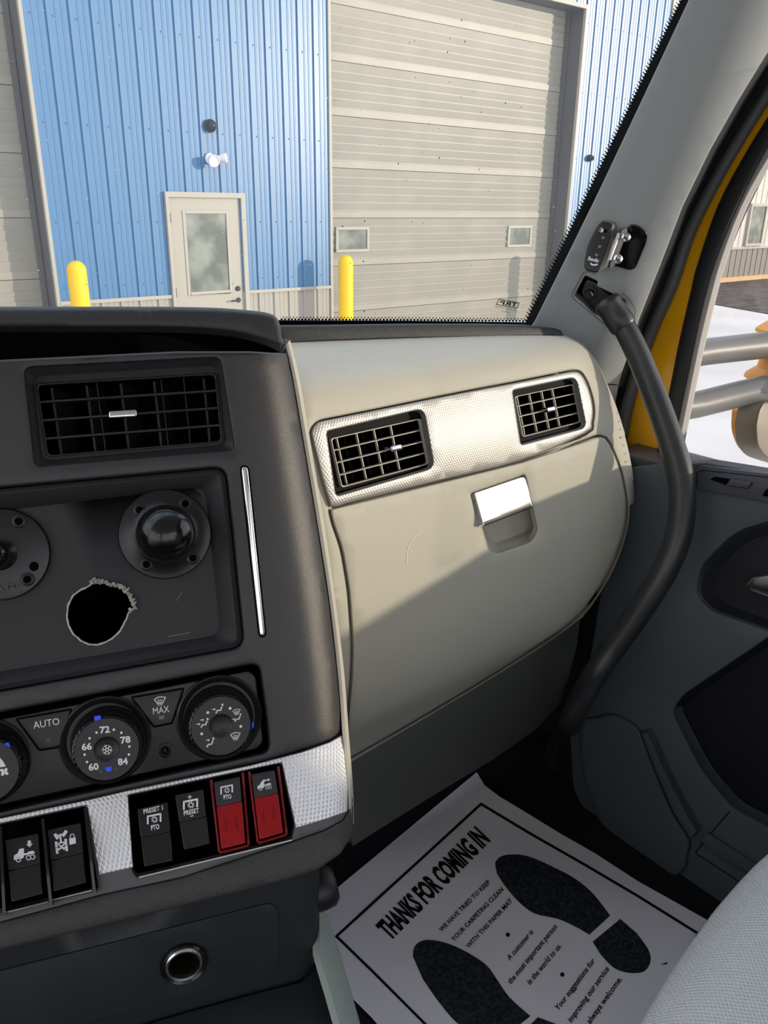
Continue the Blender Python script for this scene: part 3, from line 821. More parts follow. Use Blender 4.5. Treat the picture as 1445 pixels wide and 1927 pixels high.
# lower front door seam with its yellow edge
FP = Surf((DX - .05, .62, -.5 + E), (1, 0, 0), (0, 0, 1))
a = patch('lower_seal', BP, [(1075, 1130), (1128, 1110), (1112, 1260), (1098, 1330), (1090, 1400), (1050, 1470), (1010, 1440), (1060, 1330)], M['rubber'], door, off=.004, thick=.02, r=.004, rp=4)
a = patch('yellow_edge', BP, [(1117, 1128), (1126, 1126), (1110, 1262), (1101, 1268)], M['yellow'], door, off=.009, thick=.004)
a['label'] = 'yellow painted strip'

# ================================================================ DASHBOARD
dash = thing('dashboard', 'dark centre stack and warm grey passenger dash under the windshield', 'dashboard', pt(560, 1400, .75))
# -- centre stack, turned a little to the driver and leaning back
AO, AU, AV = pt(300, 900, .62), camdir(5208, -607, 1500), camdir(.115, 1, 0)
SAp = Surf(AO, AU, AV)
_e = SAp.uv(SAp.cast([(541, 640), (541, 664), (553, 720), (575, 850), (600, 1000), (620, 1130), (634, 1250), (641, 1330), (644, 1385)]))
RA = .04
def h_A(u, v): return -quarter(u - np.interp(v, _e[1], _e[0]) + RA * .76, RA)
SA = Surf(AO, AU, AV, h=h_A, t0=.4, t1=1.0)
a_right = [(541, 664), (553, 720), (575, 850), (600, 1000), (620, 1130), (634, 1250), (641, 1330), (643, 1378)]
vent_o = rounded([(46, 692), (414, 673), (441, 846), (66, 878)], [16, 14, 12, 14])
vent_i = rounded([(63, 709), (408, 688), (422, 836), (80, 866)], [18, 14, 14, 18])
rad_o = rounded([(-330, 948), (425, 878), (460, 1218), (-330, 1361)], [0, 26, 26, 0])
clim_o = rounded([(-330, 1404), (488, 1247), (508, 1414), (-330, 1600)], [0, 20, 18, 0])
patch('stack_panel', SA, [(-330, 694), (0, 677), (330, 661), (470, 661), (515, 664)] + a_right + [(625, 1392), (500, 1431), (250, 1485), (160, 1505), (-330, 1612)], M['black_soft'], dash, holes=[vent_o, rad_o, clim_o], thick=.03, r=.004, rp=5, step=20, hole_thick=.004)
loft('vent_bevel', SAp, [offset(vent_o, 4), offset(vent_i, 1)], [-.003, -.014], M['black_soft'], dash)
# radio insert plate with its sloped walls and the torn hole
rad_a, rad_b = offset(rad_o, -3), offset(rad_o, -12)
rad_c = rounded([(-330, 989), (400, 905), (428, 1203), (-330, 1329)], [0, 26, 26, 0]); rad_d = rounded([(-330, 1001), (385, 916), (415, 1194), (-330, 1319)], [0, 26, 26, 0])
ins = loft('insert_plate_rim', SAp, [rad_a, rad_b, rad_c, rad_d], [-.0045, -.0015, -.007, -.015], M['insert'], dash)
jag = [(127, 1160), (129, 1141), (136, 1124), (149, 1113), (165, 1106), (171, 1102), (173, 1096), (177, 1093), (182, 1095), (194, 1097), (205, 1100), (216, 1102), (226, 1106), (236, 1113), (243, 1121), (247, 1131), (252, 1143), (246, 1148), (240, 1154), (236, 1165), (231, 1177), (222, 1190), (210, 1201), (197, 1208), (183, 1212), (168, 1211), (152, 1204), (139, 1192), (130, 1176)]
flo = patch('insert_plate', SAp, offset(rad_d, 2), M['insert'], dash, holes=[jag], off=-.015, thick=.003, hole_thick=.004)
loft('hole_box', SAp, [offset(jag, 6), offset(jag, 30)], [-.019, -.09], M['void'], flo, close=True)
bur = Build(); rj = random.Random(3)
jj = resample(jag, 5); nj = len(jj); oj = offset(jj, 3.0)
base = SAp.cast(jj, -.0155); topp = SAp.cast([(a[0] * .35 + b[0] * .65, a[1] * .35 + b[1] * .65) for a, b in zip(jj, oj)], -.0142)
pts = [(b_ + (t_ - b_) * rj.uniform(.3, 1.0)) for b_, t_ in zip(base, topp)]
bur.tube(pts + pts[:2], [.0005 + .0004 * rj.random() for _ in range(nj + 2)], 6)
for k in range(nj):
    x, y = jj[k]
    if 172 < x < 262 and y < 1152:
        for _ in range(3):
            a = SAp.c1(x + rj.uniform(-2, 3), y + rj.uniform(-3, 2), -.0145); out = np.array((x - 190, y - 1160)); out = out / np.linalg.norm(out)
            ln = rj.uniform(1.5, 6) if rj.random() < .88 else 12
            b_ = SAp.c1(x + out[0] * ln + rj.uniform(-4, 4), y + out[1] * ln + rj.uniform(-4, 4), rj.uniform(-.013, -.008))
            mid_ = (a + b_) / 2 + AU * rj.uniform(-.001, .001) * 1.0
            bur.tube([a, mid_, b_], [.0013, .0009, .0004], 5)
burr = bur.done('torn_edge', mat('pale_torn_plastic', rgb(190, 186, 176), .4), flo); burr['kind'] = 'stuff'; burr['label'] = 'ragged pale torn edge of the hole'
o = decal('scratch', SAp, stroke([(316, 1198), (358, 1190)], 1.2) + stroke([(331, 1131), (342, 1116)], 1.0), M['grey_print'], flo, off=-.0147)
# climate hole backing, hood over the stack, dark cavity below it
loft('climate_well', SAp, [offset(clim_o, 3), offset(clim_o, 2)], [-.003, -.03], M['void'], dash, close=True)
HO = AO + SAp.N * .028
Rh = .02
def h_hood(u, v): return -quarter(u - .128, .05)
SH = Surf(HO, AU, AV, h=h_hood, t0=.35, t1=1.2)
hood = patch('stack_hood', SH, [(-330, 577), (0, 577)] + smooth([(300, 577), (400, 579), (470, 584), (504, 589), (520, 597), (527, 613), (531, 636), (537, 655)], 4, False) + smooth([(534, 657), (523, 652), (508, 645), (480, 636), (440, 627), (380, 621), (300, 618)], 4, False) + [(-330, 617)], M['hood'], dash, thick=.012, r=.009, rp=9, step=18)
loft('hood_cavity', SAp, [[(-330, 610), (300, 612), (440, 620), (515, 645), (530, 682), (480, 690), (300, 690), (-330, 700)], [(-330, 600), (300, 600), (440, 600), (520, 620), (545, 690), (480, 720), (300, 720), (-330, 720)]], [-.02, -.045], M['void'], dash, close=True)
# chrome strip
cs = [(454, 884), (456, 878), (464, 878), (467, 884), (499, 1192), (497, 1197), (490, 1197), (488, 1192)]
patch('strip_groove', SAp, offset(rounded(cs, 3), 2.5), M['void'], dash, off=.0003, thick=.0008)
patch('chrome_strip', SAp, rounded(cs, 3), M['chrome'], dash, off=.0024, thick=.002, r=.0016, rp=5)

# -- switch band
BO = SAp.c1(300, 1478); th = math.radians(20)
BV = AV * math.cos(th) + SAp.N * math.sin(th)
SBp = Surf(BO, AU, BV)
_eb = SBp.uv(SBp.cast([(655, 1385), (664, 1450), (668, 1500), (669, 1560)])); vb = float(SBp.uv(SBp.c1(300, 1660))[1][0])
RB = .03
def h_B(u, v):
    ue = np.interp(v, _eb[1], _eb[0])
    pr = np.interp(v - vb, [-.02, -.012, -.002, .004, .010, .016, .024, .034, .05], [0, -.001, -.005, -.003, -.001, -.002, -.008, -.022, -.05])
    return pr - quarter(u - ue + RB * .74, RB)
SB = Surf(BO, AU, BV, h=h_B, t0=.35, t1=1.0)
OR = rounded([(241, 1497), (529, 1436), (554, 1553), (549, 1580), (258, 1651), (249, 1640)], [4, 5, 5, 4, 4, 4])
OL = rounded([(-330, 1621), (161, 1517), (184, 1670), (178, 1675), (-330, 1794)], [0, 5, 4, 4, 0])
bol_top = [(-330, 1818), (0, 1735), (188, 1684), (340, 1651), (547, 1584), (610, 1562), (645, 1543), (657, 1520)]
sb_right = [(646, 1386), (652, 1430), (656, 1480)]
patch('switch_panel', SB, [(-330, 1606), (0, 1539), (160, 1505), (240, 1486), (470, 1439), (567, 1414), (621, 1395), (641, 1384)] + sb_right + bol_top[::-1], M['fillet'], dash, holes=[OR, OL], thick=.012, r=.002, rp=2, step=20, hole_thick=.006)
sil = [(-330, 1608), (0, 1540), (160, 1507), (240, 1488), (470, 1441), (567, 1416), (621, 1397), (640, 1386), (648, 1420), (654, 1480), (653, 1527), (607, 1543), (557, 1558), (531, 1434), (240, 1495), (250, 1632), (187, 1646), (164, 1514), (-330, 1619)]
patch('silver_switch_trim', SB, sil, M['silver2'], dash, off=.0016, thick=.002, r=.001, rp=1.5, step=18)['label'] = 'silver woven pattern trim around the switches'
decal('opening_edge', SB, stroke([(262, 1651), (549, 1581)], 2.4) + stroke([(14, 1716), (90, 1697)], 2.4) + stroke([(99, 1694), (172, 1676)], 2.4), M['silver_plain'], dash, off=.0004)
loft('switch_well', SBp, [offset(OR, 2), offset(OR, 2)], [-.003, -.035], M['void'], dash, close=True)
loft('switch_well', SBp, [offset(OL, 2), offset(OL, 2)], [-.003, -.035], M['void'], dash, close=True)
patch('stack_bolster', SB, bol_top + [(661, 1490), (665, 1520), (665, 1555), (660, 1577), (640, 1607), (600, 1635), (540, 1656), (440, 1681), (270, 1723), (0, 1788), (-330, 1865)], M['bolster'], dash, thick=.05, r=.004, rp=5, step=15)
# side lip running down the right of the stack
ll = smooth([(538, 648), (553, 720), (575, 850), (600, 1000), (620, 1130), (634, 1250), (641, 1330), (645, 1385), (651, 1440), (655, 1490), (657, 1530)], 4, False)
lr = smooth([(546, 640), (564, 715), (587, 850), (610, 985), (631, 1130), (646, 1250), (653, 1335), (657, 1390), (662, 1450), (665, 1500), (666, 1552)], 4, False)
V, Fc = [], []
ds = np.array([depth(SA.c1(*a) if a[1] < 1384 else SB.c1(*a)) for a in ll])
ds = np.array([np.median(ds[max(0, i - 4):i + 5]) for i in range(len(ds))]); ds = np.convolve(np.pad(ds, 3, 'edge'), np.ones(7) / 7, 'valid')
for a, b, dd in zip(ll, lr, ds):
    V += [pt(a[0] - 1.5, a[1], dd + .004), pt(a[0], a[1], dd - .001), pt((a[0] + b[0]) / 2, (a[1] + b[1]) / 2, dd - .001), pt(b[0], b[1], dd + .006), pt(b[0], b[1], dd + .012) + np.array((0, .10, 0))]
for i in range(len(ll) - 1):
    for k in range(4): Fc.append((i * 5 + k, i * 5 + k + 1, i * 5 + k + 6, i * 5 + k + 5))
mesh('stack_side_lip', V, Fc, M['dash_plain'], dash, 50)
# -- lower console under the switch band
LO = pt(300, 1745, depth(SB.c1(300, 1715)) + .012)
SL = Surf(LO, AU, camdir(.05, 1, .30))
_el = SL.uv(SL.cast([(600, 1650), (594, 1790)]))
def h_L(u, v): return -quarter(u - (_el[0][0] - .02), .025)
SLc = Surf(LO, AU, camdir(.05, 1, .30), h=h_L, t0=.35, t1=1.0)
patch('console_face', SL, [(-330, 1845), (270, 1700), (440, 1665), (602, 1625), (601, 1680), (597, 1770), (590, 1822), (566, 1848), (474, 1872), (358, 1904), (300, 1921), (-330, 2129)], M['console'], dash, holes=[ellipse(346, 1811, 34, 34)], thick=.05, r=.012, rp=11, step=24, hole_thick=.004)
sp_ = rounded([(-330, 1910), (524, 1695), (525, 1828), (-330, 2062)], [0, 30, 34, 0])
patch('socket_panel', SL, sp_, M['console'], dash, holes=[ellipse(346, 1811, 34, 34)], off=.0016, thick=.002, r=.0008, rp=1.5)
SS = Surf(SL.c1(474, 1873), AU, camdir(.0, .55, -1))
patch('console_shelf', SS, smooth([(566, 1848), (590, 1826), (597, 1800)], 4, False) + [(602, 1818), (612, 1845), (626, 1900), (640, 1950), (668, 2060), (-330, 2300), (-330, 2125), (300, 1920), (358, 1903), (474, 1871)], M['console'], dash, thick=.01, r=.002, rp=2)
ck = pt(600, 1722, .66)
SG = plane3(pt(601, 1723, .665), pt(640, 1927, .60), pt(679, 1927, .625))
patch('sage_side_trim', SG, [(598, 1706), (606, 1710), (617, 1723), (640, 1793), (678, 1927), (690, 1975), (656, 1975), (640, 1927), (622, 1865), (609, 1822), (600, 1790)], M['sage'], dash, thick=.006, r=.003, rp=4)
kb = pt(605, 1672, .66)
o = Build().lathe(kb, _n(np.array(AU) * .9 - np.array(AV) * .1), [(0, .012), (.012, .012), (.016, .008), (.017, 0), (.017, -.02)], 24).done('side_knob', M['black'], dash)

# -- passenger dash: one profile swept along X, falling away at the door end
_zs = np.linspace(-.80, -.06, 1500)
_pz = [-.80, -.70, -.60, -.56, -.54, -.525, -.50, -.46, -.42, -.36, -.30, -.264, -.183, -.158, -.149, -.143, -.137, -.131, -.124, -.06]
_py = [.69, .655, .622, .602, .584, .571, .556, .546, .543, .545, .551, .556, .574, .583, .596, .625, .68, .74, .82, .84]
_ys = np.interp(_zs, _pz, _py); _k = np.exp(-np.linspace(-2, 2, 25) ** 2); _k /= _k.sum()
_ys = np.convolve(np.pad(_ys, 12, 'edge'), _k, 'valid')
def h_P0(u, v): return .55 - np.interp(v, _zs, _ys)
SPn = Surf((0, .55, E), (1, 0, 0), (0, 0, 1), h=h_P0, t0=.45, t1=1.5)
pright = smooth([(1064, 632), (1098, 650), (1124, 683), (1152, 744), (1170, 795), (1186, 855), (1197, 925), (1193, 985), (1182, 1030), (1160, 1085), (1112, 1156)], 3, False)
_pe = SPn.uv(SPn.cast(pright)); _pi = np.argsort(_pe[1]); _pv, _pu = _pe[1][_pi], _pe[0][_pi]
RP = .12
def h_P(u, v): return h_P0(u, v) - quarter(u - np.interp(v, _pv, _pu) + RP * .29 + .006, RP)
SP = Surf((0, .55, E), (1, 0, 0), (0, 0, 1), h=h_P, t0=.45, t1=1.5)
trim_o = smooth([(588, 824), (587, 811), (592, 801), (603, 793), (631, 787), (726, 768), (795, 754), (880, 737), (965, 721), (1040, 706), (1078, 699), (1094, 705), (1107, 731), (1115, 765), (1113, 795), (1100, 816), (983, 866), (842, 901), (720, 930), (660, 945), (627, 954), (619, 940), (607, 900), (597, 860)], 3)
glove_o = rounded([(621, 958), (720, 934), (842, 904), (983, 869), (1095, 832), (1137, 816), (1166, 880), (1178, 945), (1176, 985), (1162, 1035), (1138, 1088), (1100, 1146), (1049, 1189), (900, 1283), (791, 1348), (652, 1428), (655, 1350), (662, 1275), (664, 1210), (657, 1110), (644, 1032), (627, 984)], [6, 0, 0, 0, 0, 26, 30, 30, 30, 30, 30, 30, 20, 0, 0, 0, 0, 20, 20, 20, 20, 8], 3)
ptop = [(541, 641), (640, 638), (760, 634), (900, 632), (1000, 631), (1064, 632)]
pbot = [(1052, 1199), (900, 1293), (791, 1358), (650, 1442)]
pleft = [(649, 1340), (642, 1245), (626, 1130), (606, 985), (583, 850), (560, 715)]
patch('passenger_panel', SP, ptop[:-1] + pright + pbot + pleft, M['dash'], dash, holes=[offset(trim_o, 2.5), offset(glove_o, 3)], thick=.04, r=.004, rp=4, step=20, hole_thick=.02)
hv1 = rounded([(614, 812), (797, 769), (817, 880), (632, 934)], [6, 16, 16, 8])
hv2 = rounded([(964, 735), (1084, 710), (1103, 804), (980, 837)], [5, 14, 12, 5])
lat_h = rounded([(884, 929), (987, 893), (1010, 996), (1000, 1018), (930, 1042), (912, 1024)], [5, 6, 8, 14, 18, 12])
patch('panel_backing', SP, [(640, 780), (1060, 690), (1090, 700), (1130, 830), (1172, 930), (1168, 1010), (1139, 1100), (1101, 1154), (1045, 1194), (900, 1287), (670, 1422), (668, 1210), (640, 1000), (600, 840)], M['fillet'], dash, holes=[offset(hv1, 6), offset(hv2, 6), offset(lat_h, 8)], off=-.021, thick=.004, step=26)
STr = Surf((0, .55, E), (1, 0, 0), (0, 0, 1), h=lambda u, v: h_P(u, v) + .0036 * np.maximum(0, 1 - ((v + .228) / .044) ** 2), t0=.45, t1=1.5)
tr_ = patch('silver_vent_trim', STr, trim_o, M['silver'], dash, holes=[hv1, hv2], off=.002, thick=.012, r=.002, rp=3, step=16, hole_thick=.006)
tr_['label'] = 'silver woven pattern strip holding two vents'
gl = patch('glove_box_door', SP, glove_o, M['dash'], dash, holes=[lat_h], off=.003, thick=.022, r=.005, rp=5, step=20, hole_thick=.004)
loft('latch_recess', SP, [offset(lat_h, 2.5), offset(lat_h, -3), offset(rounded([(884, 929), (987, 893), (1010, 990), (1002, 1003), (928, 1030), (912, 1012)], [5, 6, 8, 14, 18, 12]), -6)], [-.0005, -.006, -.022], M['dash'], gl, close=True)
SPl = Surf(SP.c1(945, 940, .004), (1, 0, 0), (0, math.sin(math.radians(23)), math.cos(math.radians(23))))
lp = patch('latch_plate', SPl, rounded([(891, 928), (988, 895), (1004, 955), (909, 991)], [4, 6, 3, 3]), M['chrome'], gl, off=.001, thick=.007, r=.0012, rp=2)
lp['label'] = 'mirror bright chrome latch plate'
decal('scratch', SP, stroke(smooth([(795, 999), (784, 1008), (772, 1022), (766, 1040), (766, 1062)], 3, False), 1.0), M['paper'], gl, off=.0034)
patch('under_panel', SPn, [(650, 1436), (791, 1353), (900, 1288), (1052, 1194), (1092, 1166), (1086, 1215), (1060, 1320), (1010, 1372), (930, 1428), (800, 1506), (664, 1592), (652, 1560)], M['lower'], dash, off=-.001, thick=.03, r=.003, rp=3, step=24)['label'] = 'darker grey panel below the glove box'
ST = Surf(pt(541, 644, .82), pt(1058, 634, .965) - pt(541, 644, .82), (0, .35, .9))
patch('defrost_strip', ST, [(522, 612), (620, 611), (760, 609), (900, 609), (985, 611), (1043, 617), (1056, 622), (1061, 633), (900, 635), (760, 637), (640, 641), (536, 646)], M['hood'], dash, thick=.03, r=.004, rp=5, fine=30)['label'] = 'black soft strip along the windshield base'
tp = Build().box((-1.05, .86), (.66, .97), (E - .19, E - .175)).box((-1.05, -.05), (.60, .70), (E - .9, E - .19)).done('dash_core', M['void'], dash); tp['kind'] = 'stuff'  # unseen filler, put in to stop light leaking past the dash
ridges = Build()
for k in range(9):
    x, y = 1170 + k * 2.9, 778 + k * 15
    p = SP.c1(x - 9, y, .0); ridges.lathe(p + np.array((.002, -.001, 0)), (1, -.3, 0), [(.0016, -.006), (.0013, -.0012), (0, -.0006)], 8)
rg = ridges.done('edge_nubs', M['dash_plain'], dash); rg['kind'] = 'stuff'

# ================================================================ AIR VENTS
def vent(label, surf, hole, ringq, off, rw, sw, fins, tab, mt, slat_t=(.25, .5, .75), frame_mt=None, tilt=.006):
    C3 = surf.cast(ringq, off)
    PS = plane3(C3[0], C3[1], C3[3])
    t = thing('air_vent', label, 'air vent', C3.mean(0), 'air vents of the dashboard')
    ring = rounded(ringq, 9 * rw / 5)
    bez = rounded(ringq, 9 * rw / 5)
    patch('frame', PS, offset(hole, 1.5), frame_mt or M['vent_dark'], t, holes=[offset(ring, .5)], off=-.004, thick=.01, hole_thick=.006)
    patch('grille_ring', PS, ring, mt, t, holes=[rounded([homography(ringq, .010, .022), homography(ringq, .990, .022), homography(ringq, .990, .978), homography(ringq, .010, .978)], rw * 2)], thick=.004, r=.0006, rp=1)
    loft('duct', PS, [offset(hole, 1), hole], [-.008, -.075], M['void'], t, close=True)
    for q in slat_t:
        a, b = homography(ringq, .008, q), homography(ringq, .992, q)
        patch('slat', PS, stroke([a, b], sw)[0], mt, t, off=.0003, thick=.006, r=.0004, rp=.8)
    W = PS.U if (C3[1] - C3[0]).dot(PS.U) > 0 else -PS.U
    for s_, wide in fins:
        a = (1 - s_) * C3[0] + s_ * C3[1]; b = (1 - s_) * C3[3] + s_ * C3[2]
        a, b = a * .98 + b * .02, b * .98 + a * .02
        n = PS.N
        Build().beam(a - n * (.014 if wide else .006), b - n * (.014 if wide else .006), W * (.0009 if wide else .00036), -n * (.024 if wide else .003) + W * (tilt if wide else 0)).done('fin', (M['black'] if tilt else M['void']) if wide else mt, t)
    (x, y), w_, h_ = tab
    dx = np.array(ringq[1], float) - ringq[0]; dx /= np.linalg.norm(dx); dy = np.array((-dx[1], dx[0]))
    c = np.array((x, y)); q = [tuple(c + dx * i * w_ / 2 + dy * j * h_ / 2) for i, j in ((-1, -1), (1, -1), (1, 1), (-1, 1))]
    patch('tab', PS, rounded(q, h_ * .3), M['chrome'], t, off=.008, thick=.009, r=.0016, rp=h_ * .3)
    return t
vent('wide black air vent in the dark centre stack', SAp, vent_i, [(67, 722), (407, 702), (419, 832), (88, 860)], -.011, 5, 4.2,
     [(.07, 1), (.26, 1), (.32, 0), (.45, 1), (.64, 1), (.68, 0), (.81, 0), (.93, 1)], ((231, 779), 54, 15), M['black'], frame_mt=M['black'], tilt=.011)
M['grille'] = mat('grey_grille', rgb(196, 190, 178), .4, spec=.5)
vent('black vent at the left end of the silver strip', SP, hv1, [(622, 825), (792, 787), (809, 873), (643, 918)], -.005, 3, 1.8,
     [(.10, 0), (.31, 0), (.50, 0), (.69, 0), (.22, 1), (.42, 1), (.62, 1), (.85, 1)], ((746, 843), 22, 11), M['grille'], tilt=.0)
vent('black vent at the door end of the silver strip', SP, hv2, [(968, 746), (1082, 722), (1096, 794), (984, 823)], -.005, 2.6, 1.6,
     [(.10, 0), (.30, 0), (.50, 0), (.68, 0), (.2, 1), (.42, 1), (.62, 1), (.85, 1)], ((1038, 770), 17, 9), M['grille'], tilt=.0)

# ================================================================ CLIMATE CONTROLS
cl = thing('climate_control', 'black climate control unit with three round dials', 'control panel', SAp.c1(250, 1400))
cp_o = rounded([(-330, 1419), (468, 1262), (481, 1272), (495, 1396), (484, 1409), (-330, 1586)], [0, 8, 10, 10, 8, 0])
plate = patch('face_plate', SAp, cp_o, M['black'], cl, off=-.005, thick=.02, r=.0012, rp=2)
N_ = SAp.N
def dial(cx, cy, rpx, sx, sy, srpx, hgt=.022):
    top = SAp.c1(cx, cy, -.005 + hgt); r = rpx * mpp(top)
    base = top - N_ * hgt
    sc_ = SAp.c1(sx, sy, -.005); sr = srpx * mpp(sc_)
    Build().lathe(sc_, N_, [(sr, -.001), (sr * .99, .0016), (sr * .95, .0024), (sr * .86, .0010), (sr * .80, -.0008)], 48).done('dial_socket', M['rocker'], cl)
    k = Build().lathe(base, N_, [(r * 1.24, .0), (r * 1.20, .004), (r * 1.16, .006)], 48).lathe(base, N_, [(r * 1.15, .004), (r * 1.10, hgt - .003), (r * 1.07, hgt - .001), (r * 1.02, hgt - .0004)], 144, ripple=(.018, 36))
    k = k.done('dial', M['gloss'], cl)
    Build().lathe(base, N_, [(r * 1.03, hgt - .0012), (r * 1.01, hgt), (r * .98, hgt), (r * .42, hgt), (r * .39, hgt - .0006), (r * .30, hgt - .0018), (0, hgt - .0022)], 56).done('dial_face', M['black'], k)
    return k, -.005 + hgt + .0001, r
k1, o1, r1 = dial(201, 1410, 57, 199, 1392, 83)
k2, o2, r2 = dial(416, 1366, 54, 413, 1350, 80)
k3, o3, r3 = dial(-28, 1452, 58, -32, 1434, 84)
def line(s, p, w, h, par, off, mt='white', ang=-.20, surf=SAp, bold=.012):
    c, sn = math.cos(ang), math.sin(ang); x, y = p
    bl = (x - w / 2 * c + h * .06, y - w / 2 * sn + h / 2); br = (x + w / 2 * c + h * .06, y + w / 2 * sn + h / 2); tl = (bl[0] - h * .115, bl[1] - h)
    return text('lettering', surf, s, bl, br, tl, M[mt], par, off, bold)
for s_, p in (('72', (197, 1373)), ('78', (236, 1392)), ('84', (231, 1433)), ('60', (176, 1443)), ('66', (163, 1405))): line(s_, p, 19, 12, k1, o1, ang=-.12, bold=.03)
dl = [(795, 650), (938, 627), (1000, 652), (1066, 766), (1062, 832), (738, 698), (697, 833), (717, 893)]
decal('dot_marks', SAp, [ellipse(x / 4.379, 1230 + y / 4.379, 2.4, 2.4, 10) for x, y in dl], M['white'], k1, o1)
fl = []
for k in range(6):
    a = math.radians(k * 60 + 5); c, s_ = math.cos(a), math.sin(a); X, Y = 201.5, 1411
    fl += stroke([(X + 2 * c, Y + 2 * s_), (X + 9.5 * c, Y + 9.5 * s_)], 1.3)
    for sg in (1, -1): fl += stroke([(X + 6 * c, Y + 6 * s_), (X + 9 * math.cos(a + sg * .38), Y + 9 * math.sin(a + sg * .38))], 1.1)
    b2 = a + math.pi / 3; fl += stroke([(X + 4.2 * c, Y + 4.2 * s_), (X + 4.2 * math.cos(b2), Y + 4.2 * math.sin(b2))], 1.1)
decal('snowflake_mark', SAp, fl, M['white'], k1, o1 - .0003)
decal('blue_mark', SAp, [[(198, 1445), (210, 1442), (209, 1451), (201, 1452)]], M['blue'], k1, o1)
decal('teal_mark', SAp, [ellipse(190, 1452, 2.6, 2.6, 10)], M['teal'], k1, o1); decal('red_mark', SAp, [ellipse(220, 1447, 2.6, 2.6, 10)], M['reddot'], k1, o1)
patch('pointer', SAp, [(177, 1349), (189, 1347), (190.5, 1356), (179, 1358)], M['blue'], k1, off=o1 - .0004, thick=.003)['label'] = 'bright blue pointer'
patch('pointer', SAp, [(470, 1360), (478, 1359), (477, 1370), (469, 1371)], M['blue'], k2, off=o2 - .003, thick=.003)['label'] = 'bright blue pointer'
patch('pointer', SAp, [(4, 1402), (15, 1397), (19, 1405), (9, 1411)], M['blue'], k3, off=o3 - .0004, thick=.003)['label'] = 'bright blue pointer'
decal('fan_mark', SAp, [ellipse(8 + dx, 1452 + dy, 4.2, 3.0, 10, a) for dx, dy, a in ((-4, -2, .4), (3, -3, 1.9), (4, 3, .4), (-3, 4, 1.9))], M['white'], k3, o3)
decal('fan_speed_wedge', SAp, [[(-8, 1424), (0, 1426), (6, 1433), (11, 1442), (1, 1444), (-6, 1436)]], M['white'], k3, o3)
# the third dial's pictograms: seated figures with arrows, windshield symbols
def seat_fig(x, y, arrows, sc=1.0):
    L_ = [ellipse(x + 6.5 * sc, y - 8 * sc, 2.1 * sc, 2.1 * sc, 10)]
    L_ += stroke([(x + 5.5 * sc, y - 4 * sc), (x + 3 * sc, y + 2.5 * sc), (x - 3 * sc, y + 3 * sc), (x - 5.5 * sc, y + 7.5 * sc)], 2.4 * sc)
    for (ax, ay) in arrows:
        L_ += stroke([(x + ax * sc - 4 * sc, y + ay * sc), (x + ax * sc, y + ay * sc - .4)], 1.3 * sc); L_.append([(x + ax * sc + 3 * sc, y + ay * sc - .5), (x + ax * sc - .5, y + ay * sc - 2.6 * sc), (x + ax * sc - .2, y + ay * sc + 2.4 * sc)])
    return L_
def shield(x, y, sc=1.0):
    top = [(x - 9 * sc, y - 4 * sc), (x - 4 * sc, y - 7.5 * sc), (x + 2 * sc, y - 8.5 * sc), (x + 9 * sc, y - 7.5 * sc)]
    L_ = stroke(top + [(x + 5 * sc, y + 1 * sc), (x - 4 * sc, y + 3 * sc)], 1.5 * sc, True)
    for k in (-3, 0, 3): L_ += stroke(smooth([(x + k * sc - .5, y + 6 * sc), (x + k * sc + 1.0, y + 2.5 * sc), (x + k * sc - .6, y - 1 * sc), (x + k * sc + 1, y - 4 * sc)], 2, False), 1.2 * sc)
    return L_
ic = seat_fig(412, 1334, [(-9, 1)]) + seat_fig(384, 1361, [(-10, 2), (-3, -6)]) + seat_fig(395, 1398, [(-3, -5)]) + seat_fig(447, 1351, [(-8, 3)], .85) + shield(445, 1341, .75) + shield(443, 1387)
ic += [ellipse(x, y, 2.7, 2.7, 12) for x, y in ((391, 1341), (433, 1333), (453, 1367), (379.5, 1381))]
decal('airflow_marks', SAp, ic, M['white'], k2, o2)
# two push buttons and the sensor
def button(q, rr):
    b = patch('push_button', SAp, rounded(q, rr), M['black'], cl, off=-.0028, thick=.004, r=.0009, rp=2)
    decal('button_gap', SAp, stroke(rounded(offset(q, 1.5), rr), 2.4, True), M['void'], b, off=-.0046)
    return b
b1 = button([(33, 1354), (133, 1336), (112, 1405), (74, 1411)], 4); line('AUTO', (87, 1361), 50, 13, b1, -.0026, ang=-.165, bold=.0)
decal('button_light', SAp, [[(85, 1390), (96, 1388), (94, 1397), (87, 1398)]], mat('unlit_button_lamp', rgb(70, 68, 66), .5), b1, -.0025)
b2 = button([(249, 1313), (344, 1297), (323, 1360), (290, 1367)], 4); line('MAX', (303, 1336), 31, 12, b2, -.0026, ang=-.165, bold=.0)
decal('shield_mark', SAp, shield(301, 1321, 1.15), M['white'], b2, -.0025)
decal('button_light', SAp, [[(298, 1348), (309, 1346), (308, 1353), (300, 1354)]], M['grey_print'], b2, -.0025)
sc_ = SAp.c1(311, 1413, -.005); q = mpp(sc_)
Build().lathe(sc_, N_, [(15 * q, -.001), (14.5 * q, .0012), (12 * q, .0014), (9 * q, -.001)], 28).done('sensor_ring', M['black'], cl)
Build().lathe(sc_, N_, [(8.5 * q, -.002), (8 * q, .001), (5 * q, .0035), (0, .0045)], 24).done('sensor_dome', M['gloss'], cl)

